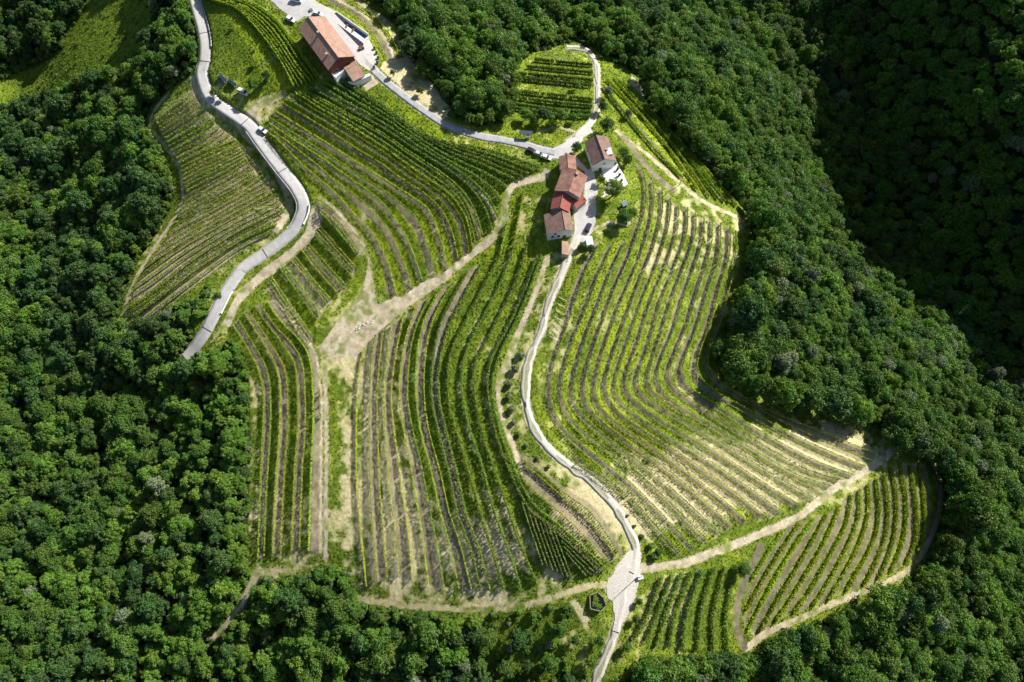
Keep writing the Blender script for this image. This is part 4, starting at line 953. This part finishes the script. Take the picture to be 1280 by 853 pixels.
for k, p in enumerate([(769, 206), (771.5, 213), (774, 220), (776.5, 227)]):
    q = at_z([p], ptg+.35)[0]; e = empty('planter', (q[0], q[1], ptg+.35), ORD(k+1)+' planter from the white house along the patio edge', 'planter', 'planters on the patio')
    bm = bmesh.new(); box(bm, (0, 0, .3), (1.1, .6, .6), .9, taper=1.15); bm_obj('pot', bm, M['wood'], e)
    o = bpy.data.objects.new('foliage', bushM[1]); link(o, e); o.scale = (.35, .35, .45); o.location = (0, 0, .35)
house('brick_barn', 'small barn with reddish roof at the top of the village row', [(709, 193), (710, 210)], (699, 202), (720, 202), (704, 213), 5.8, 4.4, 4.6, M['stone'], T_mott(1.5), 'barn', wins=[('window', 'b', .5, 2.6, .8, 1), ('window', 'a', .5, 2.6, .8, 1)])
house('old_house', 'old house with brown and mottled red roof in the middle of the row', [(721, 212), (711, 239)], (698, 225), (731, 231), (712, 245), 8.8, 6.2, 6.2, M['stone'], T_mott(1.2), wins=W_+[('door', 'a', .6, 1.0, 1.2, 2.1)], chim=[(.2, .15, .7, .9)])
house('red_house', 'house with bright red roof between the old house and brown house', [(705, 235.5), (700, 259.5)], (691, 247), (714, 253), (702, 264), 7.7, 5.4, 5.4, M['stone'], T_new(1.3), wins=W_)
house('red_shed', 'low shed with bright red roof beside the gravel yard', [(727, 242), (714, 252)], (713, 246), (727, 256), (722, 260), 4.6, 4.2, 3.4, M['stone'], T_new(.6), 'shed', over=.25, wins=[('window', 'b', .5, 2.2, .8, .9)])
house('brown_house', 'house with weathered brown roof and white front at the row end', [(702, 261.5), (706.5, 287)], (681, 277), (714.5, 275), (694, 294), 7.3, 4.6, 5.4, M['white'], T_old(1.2), wins=W_+[('window', '1', .2, 2.2, 1, 1.2), ('window', '1', .45, 2.2, 1, 1.2), ('door', '1', .7, 1.1, 1.2, 2.2), ('window', '1', .3, 4.0, .8, .8)])
house('lean_shed', 'narrow shed with pale tiled roof beside the track', [(702.5, 301), (702.5, 317.5)], (701.5, 309), (711, 306), (706, 318), 3.4, 3.3, 2.6, M['stone'], T_red(1.5), 'shed', over=.15)
# shelter with dark roof by the lane
for k, p in enumerate([(468.5, 62), (471, 68), (473, 74), (472, 80), (468, 86)]):
    P = hit([p])[0]; e = empty('planter', P+np.array([0, 0, .05]), ORD(k+1)+' potted shrub from the long terrace along the farmyard edge', 'planter', 'potted shrubs along the farmyard edge'); bm = bmesh.new(); box(bm, (0, 0, .25), (.8, .8, .6), .3, taper=1.2); bm_obj('pot', bm, M['stone'], e)
    o = bpy.data.objects.new('foliage', bushM[1]); link(o, e); o.scale = (.35, .35, .45); o.location = (0, 0, .35)
for k, (p, s_) in enumerate([((404, 26), (1.2, 1.2, .9)), ((409, 30), (1.4, 1.0, 1.1)), ((389, 14), (1.3, 1.3, .8)), ((452, 62), (2.2, 1.4, 1.2))]):
    P = hit([p])[0]; bm = bmesh.new()
    for q_ in range(3): box(bm, (0, 0, .12+q_*s_[2]/3), (s_[0]-.1*(q_ % 2), s_[1]-.1*(q_ % 2), s_[2]/3-.03), .6)
    tag(bm_obj('crate_stack', bm, M[['wood', 'white', 'metal', 'wood'][k]], loc=P), ['brown crate stack by the farmhouse yard front', 'white crate stack at the head of the long terrace', 'grey crate stack near the white van in the farmyard', 'large brown crate stack below the long terrace'][k], 'crates')
g = float(hit([(658, 169)])[0, 2]); q = at_z([(649.5, 163), (666, 164), (665.5, 168), (650, 168)], g+2.6); c = q.mean(0); e = empty('lane_shelter', (c[0], c[1], g), 'dark flat roofed shelter standing beside the upper lane', 'shelter')
bm = bmesh.new(); slab(bm, [tuple(p-np.array([c[0], c[1], g])) for p in q], .18); bm_obj('roof', bm, mat('slate_panel', (.06, .075, .10), .4), e)
for p in q:
    bm = bmesh.new(); r = p-np.array([c[0], c[1], g]); box(bm, (r[0]*.9, r[1]*.9, 1.2), (.14, .14, 2.5)); bm_obj('post', bm, M['wood'], e)
def hut(name, px, s, h, m, label, cat, rz=0.0, rm=None):
    P = hit([px])[0]; e = empty(name, P, label, cat, rz=rz); bm = bmesh.new(); box(bm, (0, 0, h/2-.3), (s[0], s[1], h+.6)); bm_obj('wall', bm, m, e)
    bm = bmesh.new(); slab(bm, [(-s[0]/2-.2, -s[1]/2-.2, h), (s[0]/2+.2, -s[1]/2-.2, h), (s[0]/2+.2, s[1]/2+.2, h+.35), (-s[0]/2-.2, s[1]/2+.2, h+.35)][::1], .12); bm_obj('roof', bm, rm or m, e)
    bm = bmesh.new(); box(bm, (0, -s[1]/2-.02, h*.45), (s[0]*.4, .06, h*.8)); bm_obj('door', bm, M['wood'], e); return e
hut('meter_kiosk', (659.8, 173), (1.2, 1.0), 1.8, M['white'], 'small white kiosk beside the dark lane shelter', 'kiosk')
hut('garden_hut', (780, 258), (1.8, 1.4), 1.8, mat('blue_paint', (.14, .24, .34), .6), 'small blue hut on the grass below the patio', 'hut', .4)
hut('white_hut', (736, 305), (2.2, 3.0), 2.3, M['white'], 'white roofed hut beside the top of the gravel track', 'hut', .15)
hut('utility_cabinet', (800, 722), (1.6, .9), 1.1, M['white'], 'white utility cabinet at the lower road junction', 'cabinet', .3)

# --- cars
def car(px, rz, col, label, group=None, van=False, nm='parked_car'):
    P = hit([px])[0]; zz = float(Hg(P[0], P[1])); P[2] = zz+.10
    e = empty(nm, P, label, 'van' if van else 'car', group, rz); Ln, Wd, Hh = (4.6, 1.9, 1.95) if van else (4.3, 1.78, 1.45)
    paint = mat('car_paint', col, .25, spec=.6)
    prof = ([(-2.3, .35), (-2.3, 1.0), (-2.15, 1.15), (1.5, 1.1), (2.25, .95), (2.3, .35)] if van else [(-2.15, .35), (-2.15, .85), (-2.0, .95), (1.0, .93), (2.0, .75), (2.15, .6), (2.15, .35)])
    bm = bmesh.new()
    def extr(bm, prof, w0, w1=None):
        zt = max(z for _, z in prof); zb = min(z for _, z in prof); w1 = w1 or w0
        f = lambda z: (w0+(w1-w0)*(z-zb)/(zt-zb+1e-9))/2
        a = [bm.verts.new((x, -f(z), z)) for x, z in prof]; b = [bm.verts.new((x, f(z), z)) for x, z in prof]; bm.faces.new(a); bm.faces.new(b[::-1])
        for k in range(len(prof)): bm.faces.new((a[k], a[(k+1) % len(prof)], b[(k+1) % len(prof)], b[k]))
    extr(bm, prof, Wd, Wd*.96); body = bm_obj('body', bm, paint, e)
    cab = [(-2.2, 1.1), (-2.1, Hh-.1), (.95, Hh-.1), (1.6, 1.08)] if van else [(-2.0, .92), (-1.55, Hh-.08), (.15, Hh-.08), (1.05, .90)]
    bm = bmesh.new(); extr(bm, cab, Wd*.93, Wd*.80); bm_obj('windows', bm, M['glass'], e)
    bm = bmesh.new(); x0, x1 = cab[1][0], cab[2][0]; box(bm, ((x0+x1)/2, 0, Hh-.04), (x1-x0+.05, Wd*.8, .07)); bm_obj('roof', bm, paint, e)
    for sx in (-1.35, 1.35):
        for sy in (-1, 1):
            bm = bmesh.new(); tube_(bm, (sx, sy*(Wd/2-.2), .32), (sx, sy*(Wd/2+.02), .32), .33, n=14); w_ = bm_obj('wheel', bm, M['tyre'], e)
            bm = bmesh.new(); tube_(bm, (sx, sy*(Wd/2+.02), .32), (sx, sy*(Wd/2+.04), .32), .19, n=10); bm_obj('rim', bm, M['metal'], w_)
    for sy in (-.6, .6):
        bm = bmesh.new(); box(bm, (2.15 if not van else 2.28, sy, .62), (.1, .34, .16)); bm_obj('headlight', bm, M['white'], e)
        bm = bmesh.new(); box(bm, (-2.15 if not van else -2.3, sy, .75), (.08, .25, .2)); bm_obj('tail_light', bm, M['redwall'], e)
    return e
car((329, 164), R(-35), (.8, .8, .8), 'white car standing at the edge of the concrete road')
car((279, 100), R(-42), (.02, .035, .11), 'dark blue car, first in the line parked on the grass', 'cars parked on the grass')
car((291, 106), R(-35), (.01, .04, .045), 'dark green car between the blue car and white van', 'cars parked on the grass')
car((305, 117), R(-28), (.8, .8, .82), 'white van at the end of the line parked on grass', 'cars parked on the grass', True, 'parked_van')
car((735, 286), R(68), (.03, .04, .08), 'dark blue car in the gravel yard below the village')
car((665, 190), R(-28), (.05, .025, .025), 'dark brown car by the lane junction', 'cars by the lane junction')
car((674, 194), R(-25), (.55, .58, .6), 'silver car between the dark brown car and white car', 'cars by the lane junction')
car((683, 198), R(-22), (.8, .8, .8), 'white car nearest the village at the lane junction', 'cars by the lane junction')
car((364, 26), R(-28), (.8, .8, .8), 'white car parked against the long farmhouse roof end', 'cars at the farmhouse')
car((398, 19), R(-15), (.75, .77, .8), 'white car in the yard between farmhouse and long terrace', 'cars at the farmhouse')
car((372, 2), R(-12), (.8, .8, .8), 'white van at the top of the farmhouse yard', 'cars at the farmhouse', True, 'parked_van')

# --- walls, joints, posts
def wall_along(name, cl, off, h0, h1, th, m, label, cat='wall', zfn=None):
    c = smooth(parse(cl), 60); W = hit(c); t = np.gradient(W[:, :2], axis=0); t /= np.linalg.norm(t, axis=1)[:, None]; nrm = np.stack([t[:, 1], -t[:, 0]], 1)
    V = []; z = H0(W[:, 0], W[:, 1]); z = np.convolve(np.pad(z, 4, 'edge'), np.ones(9)/9, 'valid')
    for o, hh in ((off-th/2, h0), (off-th/2, h1), (off+th/2, h1), (off+th/2, h0)): V.append(np.stack([W[:, 0]+nrm[:, 0]*o, W[:, 1]+nrm[:, 1]*o, z+hh], 1))
    V = np.stack(V, 1).reshape(-1, 3); n0 = len(W); ii = np.arange(n0*4).reshape(n0, 4); F = []
    for k in range(4): F.append(np.stack([ii[:-1, k], ii[:-1, (k+1) % 4], ii[1:, (k+1) % 4], ii[1:, k]], -1))
    F = np.vstack(F+[ii[:1], ii[-1:, ::-1]]); o = link(bpy.data.objects.new(name, mesh_np(name, V, F, [m]))); return tag(o, label, cat)
RT = RD[0]
def road_piece(R_, a, b, side, w_, z0, z1, name, label, m):
    nm, W, nrm, zr, wm, mt, s = R_; pr = project(np.stack([W[:, 0], W[:, 1], zr], 1)); i0 = np.argmin(((pr-a)**2).sum(1)); i1 = np.argmin(((pr-b)**2).sum(1)); sl_ = slice(min(i0, i1), max(i0, i1)+1, 3)
    X = W[sl_]; N_ = nrm[sl_]; z = zr[sl_]; V = []
    for o, hh in ((side*(wm/2+.04), z0), (side*(wm/2+.04), z1), (side*(wm/2+.04+w_), z1), (side*(wm/2+.04+w_), z0)): V.append(np.stack([X[:, 0]+N_[:, 0]*o, X[:, 1]+N_[:, 1]*o, z+hh], 1))
    V = np.stack(V, 1).reshape(-1, 3); ii = np.arange(len(X)*4).reshape(-1, 4); F = [np.stack([ii[:-1, k], ii[:-1, (k+1) % 4], ii[1:, (k+1) % 4], ii[1:, k]], -1) for k in range(4)]
    F = np.vstack(F+[ii[:1], ii[-1:, ::-1]]); return tag(link(bpy.data.objects.new(name, mesh_np(name, V, F, [m]))), label, 'wall')
road_piece(RT, (314, 160), (362, 290), 1, .35, -3.6, -.04, 'retaining_wall', 'tall concrete retaining wall under the outer side of the road bend', M['conc'])
road_piece(RT, (388, 255), (375, 280), -1, .3, -.6, .9, 'parapet_wall', 'low white parapet on the inner side of the road bend', M['white'])
road_piece(RT, (288, 360), (272, 392), -1, .3, -.6, .8, 'parapet_wall', 'low white parapet near the lower end of the concrete road', M['white'])
road_piece(RT, (246, 4), (256, 60), -1, .3, -.6, .9, 'parapet_wall', 'grey kerb wall along the top stretch of the concrete road', M['conc'])
def joint(R_, px, w_=.3, ln=None):
    nm, W, nrm, zr, wm, mt, s = R_; pr = project(np.stack([W[:, 0], W[:, 1], zr], 1)); i = int(np.argmin(((pr-px)**2).sum(1))); bm = bmesh.new()
    box(bm, (0, 0, 0), ((ln or wm)-.1, w_, .05), math.atan2(nrm[i, 1], nrm[i, 0])); o = bm_obj('drain_grate', bm, M['joint'], loc=(W[i, 0], W[i, 1], zr[i]+.04)); return o
JL = [('dark drain grate across the concrete road, near its top', (252, 42)), ('dark drain grate across the concrete road beside the parked cars', (255, 77)), ('dark drain grate across the concrete road just above the white car', (306, 153)), ('dark drain grate across the concrete road at the retaining wall', (353, 213)), ('dark drain grate across the concrete road below the bend', (332, 318)), ('dark drain grate across the concrete road at its lower end', (258, 412))]
for l, p in JL: tag(joint(RT, p), l, 'drain grate', 'drain grates on the concrete road')
for l, p in (('dark drain grate across the gravel road at the junction', (786, 714)), ('dark drain grate across the gravel road below the junction', (768, 790))): tag(joint(RD[3], p), l, 'drain grate', 'drain grates on the gravel road')
# street lamps / poles
def lamp(px, h, label, arm=(1.2, .2)):
    P = hit([px])[0]; e = empty('street_lamp', P, label, 'street lamp'); bm = bmesh.new(); tube_(bm, (0, 0, -.3), (0, 0, h), .10, .06); bm_obj('pole', bm, M['metal'], e)
    bm = bmesh.new(); tube_(bm, (0, 0, h), (arm[0], arm[1], h+.3), .05, .04); bm_obj('arm', bm, M['metal'], e); bm = bmesh.new(); box(bm, (arm[0], arm[1], h+.28), (.7, .3, .14), .2); bm_obj('lamp_head', bm, M['white'], e)
lamp((560, 154), 7, 'grey street lamp beside the upper lane at the wood edge', (-1.2, 0)); lamp((742, 250), 6, 'grey street lamp at the edge of the village yard', (-1.4, .2))
def upole(px, h, label, grp):
    P = hit([px])[0]; e = empty('utility_pole', P, label, 'utility pole', grp); bm = bmesh.new(); tube_(bm, (0, 0, -.5), (0, 0, h), .15, .10); bm_obj('pole', bm, M['wood'], e)
    bm = bmesh.new(); box(bm, (0, 0, h-.4), (1.8, .12, .12), .7); bm_obj('crossarm', bm, M['wood'], e)
    for k in (-.8, 0, .8): bm = bmesh.new(); tube_(bm, (k*math.cos(.7), k*math.sin(.7), h-.34), (k*math.cos(.7), k*math.sin(.7), h-.12), .05, n=6); bm_obj('insulator', bm, M['white'], e)
upole((796, 722), 8, 'wooden utility pole beside the white cabinet at the junction', None); upole((849, 232), 7, 'wooden utility pole on the upper track above the right vineyard', None)
# slanting end posts between the gravel track and the first row
for k in range(7):
    p0 = np.array((699-1.9*k, 372+8.2*k)); Pa = hit([p0])[0]; Pb = hit([p0+(9.5, 6.0)])[0]; bm = bmesh.new(); v = Vector(Pb-Pa); tube_(bm, (0, 0, .25), v+Vector((0, 0, .9)), .08); tube_(bm, (0, 0, -.4), (0, 0, 1.4), .07)
    tag(bm_obj('anchor_post', bm, M['white'], loc=Pa), 'white slanting anchor post by the gravel track, %s from the village' % ORD(k+1), 'post', 'white anchor posts by the gravel track')
# boulders
rs = np.random.default_rng(5)
for k in range(12):
    t = k/11; p = (444+22*t+rs.uniform(-2, 2), 411-8*t+rs.uniform(-2.2, 2.2)); P = hit([p])[0]; bm = bmesh.new(); bmesh.ops.create_icosphere(bm, subdivisions=2, radius=rs.uniform(.25, .5))
    for v in bm.verts: v.co *= 1+rs.uniform(-.18, .18); v.co.z *= .7
    tag(bm_obj('boulder', bm, mat('limestone', (.5, .46, .38), .9, .1) if k == 0 else bpy.data.materials['limestone'], loc=P+np.array([0, 0, .1])), 'pale limestone boulder in the heap beside the dirt path', 'boulder', 'boulders heaped beside the dirt path')
# stone rimmed pond
px = [(737, 744), (747, 740.5), (754, 747), (757.5, 757), (750, 764), (737.5, 761)]; W = hit(px); c = W.mean(0); gz = float(W[:, 2].max()); e = empty('stone_cistern', (c[0], c[1], gz), 'six-sided stone rimmed cistern half full of weeds by the road', 'cistern')
bm = bmesh.new(); n = len(W); O = [Vector((p[0]-c[0], p[1]-c[1], 0)) for p in W]
for k in range(n):
    a, b = O[k], O[(k+1) % n]; d = b-a; box(bm, (a+b)/2+Vector((0, 0, -.75)), (d.length+.2, .3, 2.2), math.atan2(d.y, d.x))
bm_obj('stone_rim', bm, mat('earthy_stone', (.26, .225, .15), .95, .35, scale=2), e)
bm = bmesh.new(); vs = [bm.verts.new(v*.93+Vector((0, 0, .12))) for v in O]; bm.faces.new(vs); bm_obj('dark_water', bm, mat('pond_water', (.008, .012, .008), .1, spec=.5), e)
for k, (ux, uy) in enumerate(((-1.2, .5), (-.7, -.7), (-1.5, -.5), (-.5, .6), (-.2, -1.4), (.5, -1.5), (-1.0, 1.5))):
    o = bpy.data.objects.new('weeds', bushM[0]); link(o, e); o.location = (ux, uy, -.2); o.scale = (.55, .55, .4)
# --- single trees, bushes and saplings
def bush(px, sc, k, label, cat='bush', group=None, nm='bush'):
    P = hit([px])[0]; e = empty(nm, P, label, cat, group, random.uniform(0, 6)); o = bpy.data.objects.new('foliage', bushM[k]); link(o, e); o.scale = (sc, sc, sc)
    bm = bmesh.new(); tube_(bm, (0, 0, -.4), (0, 0, 1.1*sc), .10*sc+.03, .04, 6); bm_obj('stem', bm, M['bark'], e); return e
for k, p in enumerate([(651, 445), (644, 462), (638, 481), (636, 497), (639, 513), (642, 529), (649, 543), (658, 557), (672, 573), (685.5, 584)]):
    bush(p, [1.0, 1.05, .9, .85, .9, .75, .65, .6, .55, .55][k], 2, 'pale olive sapling left of the gravel track, %s from the village' % ORD(k+1), 'olive sapling', 'olive saplings beside the gravel track', 'olive_sapling')
for k, p in enumerate([(784, 645), (793, 658), (802, 671), (812, 683), (818, 696)]):
    bush(p, [.35, .4, .6, .8, 1.1][k], 1, 'small green roadside tree right of the gravel track, %s from the village' % ORD(k+1), 'small tree', 'small trees right of the gravel track', 'small_tree')
TREES = [((765, 246), 4, .88, 'bright green tree leaning over the white patio'), ((751, 229), 5, .42, 'small round tree at the corner of the white patio'), ((778, 279), 0, .62, 'dark tree beside the blue hut'), ((787, 272), 4, .5, 'light green bushy tree right of the blue hut'),
 ((720, 190), 2, .42, 'dark tree between the barn and the lane junction'), ((757, 165), 2, .6, 'dark round tree behind the white house'), ((752, 140), 3, .5, 'dark tree on the right side of the upper track'), ((759, 122), 6, .5, 'greyish tree above the upper track bend'), ((778, 196), 4, .5, 'green tree behind the white house garden, upper one'), ((783, 206), 1, .5, 'green tree behind the white house garden, lower one'),
 ((720, 112), 5, .42, 'lone small tree in the shaded upper field'), ((657, 150), 4, .55, 'bright tree at the left end of the hedge above the lane'), ((679, 152), 2, .58, 'dark tree in the hedge above the lane, second from left'), ((701, 152), 4, .6, 'bright tree in the hedge above the lane, third from left'), ((717, 152), 5, .42, 'small bright tree at the right end of the hedge'), ((643, 110), 4, .72, 'round tree at the left edge of the shaded upper field'),
 ((526, 118), 1, .33, 'small bush-like tree on the sandy cut above the lane'), ((530, 97), 0, .72, 'dark round tree above the sandy cut'), ((553, 112), 7, .42, 'brownish green round tree right of the sandy cut'), ((492, 96), 6, .32, 'grey shrub tree at the left end of the sandy cut'), ((582, 132), 4, .85, 'large fresh green tree beside the street lamp'), ((588, 155), 5, .62, 'light green tree beside the lane right of the street lamp'), ((613, 150), 4, .6, 'light green tree at the wood corner beside the lane'),
 ((272, 121), 0, .42, 'small dark tree beside the concrete road casting shade on it'), ((279, 126), 3, .30, 'short dark shrub tree beside the concrete road'), ((320, 112), 0, .5, 'green tree on the meadow above the white van'), ((336, 100), 1, .42, 'green shrub tree on the meadow near the dark strip'), ((897, 226), 3, .62, 'dark tree standing among the rows of the slope vineyard'), ((906, 236), 0, .5, 'green tree at the lower end of the slope vineyard'), ((784, 148), 6, .42, 'grey leafless looking tree at the top of the slope vineyard'), ((912, 478), 4, .62, 'bright hedge tree at the inner corner of the right vineyard'), ((922, 482), 5, .55, 'light green tree at the corner of the right vineyard'), ((738, 316), 3, .4, 'dark tree beside the white roofed hut'), ((727, 310), 1, .3, 'small bush-like tree left of the white roofed hut'),
 ((748, 800), 1, .42, 'green tree at the left edge of the lower gravel road'), ((738, 826), 4, .5, 'bright tree left of the lower gravel road'), ((718, 800), 7, .42, 'green tree in the sandy scrub by the lower road'), ((700, 786), 0, .5, 'dark tree in the middle of the scrub meadow'), ((648, 797), 2, .62, 'dark tree at the top of the scrub meadow'), ((610, 797), 0, .7, 'dark tree at the left end of the scrub meadow'), ((659, 832), 3, .5, 'dark tree low in the scrub meadow'), ((688, 828), 0, .6, 'green tree near the bottom of the scrub meadow'), ((632, 835), 1, .7, 'green tree at the bottom left of the scrub meadow'), ((710, 850), 2, .5, 'dark tree at the bottom of the scrub meadow by the road'), ((770, 852), 4, .6, 'round green tree at the bottom right of the lower road'), ((822, 690), 7, .35, 'grey green shrub tree at the corner of the right vineyard path'), ((925, 712), 0, .55, 'dark tree at the top of the overgrown plot'), ((798, 752), 3, .28, 'small shrub tree right of the junction, upper one'), ((793, 774), 3, .32, 'small shrub tree right of the junction, lower one'), ((782, 808), 1, .38, 'small green tree at the lower left of the overgrown plot'), ((235, 400), 0, .6, 'round tree in the grass beside the concrete road end'), ((213, 398), 6, .5, 'greyish tree at the foot of the left vineyard'), ((252, 396), 4, .42, 'light green small tree hugging the concrete road end')]
TREES += [((1108, 550), 0, 1.2, 'tall tree at the upper end of the dirt path, above the rounded vineyard'), ((1128, 556), 2, 1.3, 'tall dark tree shading the top of the rounded vineyard'), ((1146, 562), 1, 1.25, 'tall green tree behind the top of the rounded vineyard'), ((1163, 574), 3, 1.3, 'tall dark tree at the top right of the rounded vineyard'), ((1178, 592), 0, 1.25, 'tall green tree at the right rim of the rounded vineyard, upper one'), ((1184, 618), 2, 1.2, 'tall dark tree at the right rim of the rounded vineyard, lower one'),
 ((1001, 503), 0, 1.25, 'tall green tree casting shade on the right vineyard, left one'), ((1029, 511), 2, 1.35, 'tall dark tree casting shade on the right vineyard, middle one'), ((1056, 522), 1, 1.2, 'tall green tree casting shade on the right vineyard, right one'), ((893, 440), 0, .8, 'green tree overhanging the inner bend of the right vineyard'),
 ((641, 128), 4, .7, 'light green tree at the lower left edge of the shaded field'), ((634, 146), 0, .75, 'green tree at the lower left corner of the shaded field'), ((667, 156), 1, .5, 'small green tree in the hedge above the lane, near its left end'), ((690, 156), 5, .5, 'small light green tree in the middle of the hedge above the lane'),
 ((966, 462), 6, 1.15, 'large pale silvery tree near the inner corner of the right vineyard'), ((978, 455), 6, .95, 'pale silvery tree just right of the large silvery one'), ((1043, 137), 6, 1.2, 'pale silvery tree at the rim of the dark valley')]
for p, k, sc, lab in TREES:
    P = hit([p])[0]; make_tree(k, P[0], P[1], sc, random.uniform(0, 6), lab, None)
print('script bytes ok')
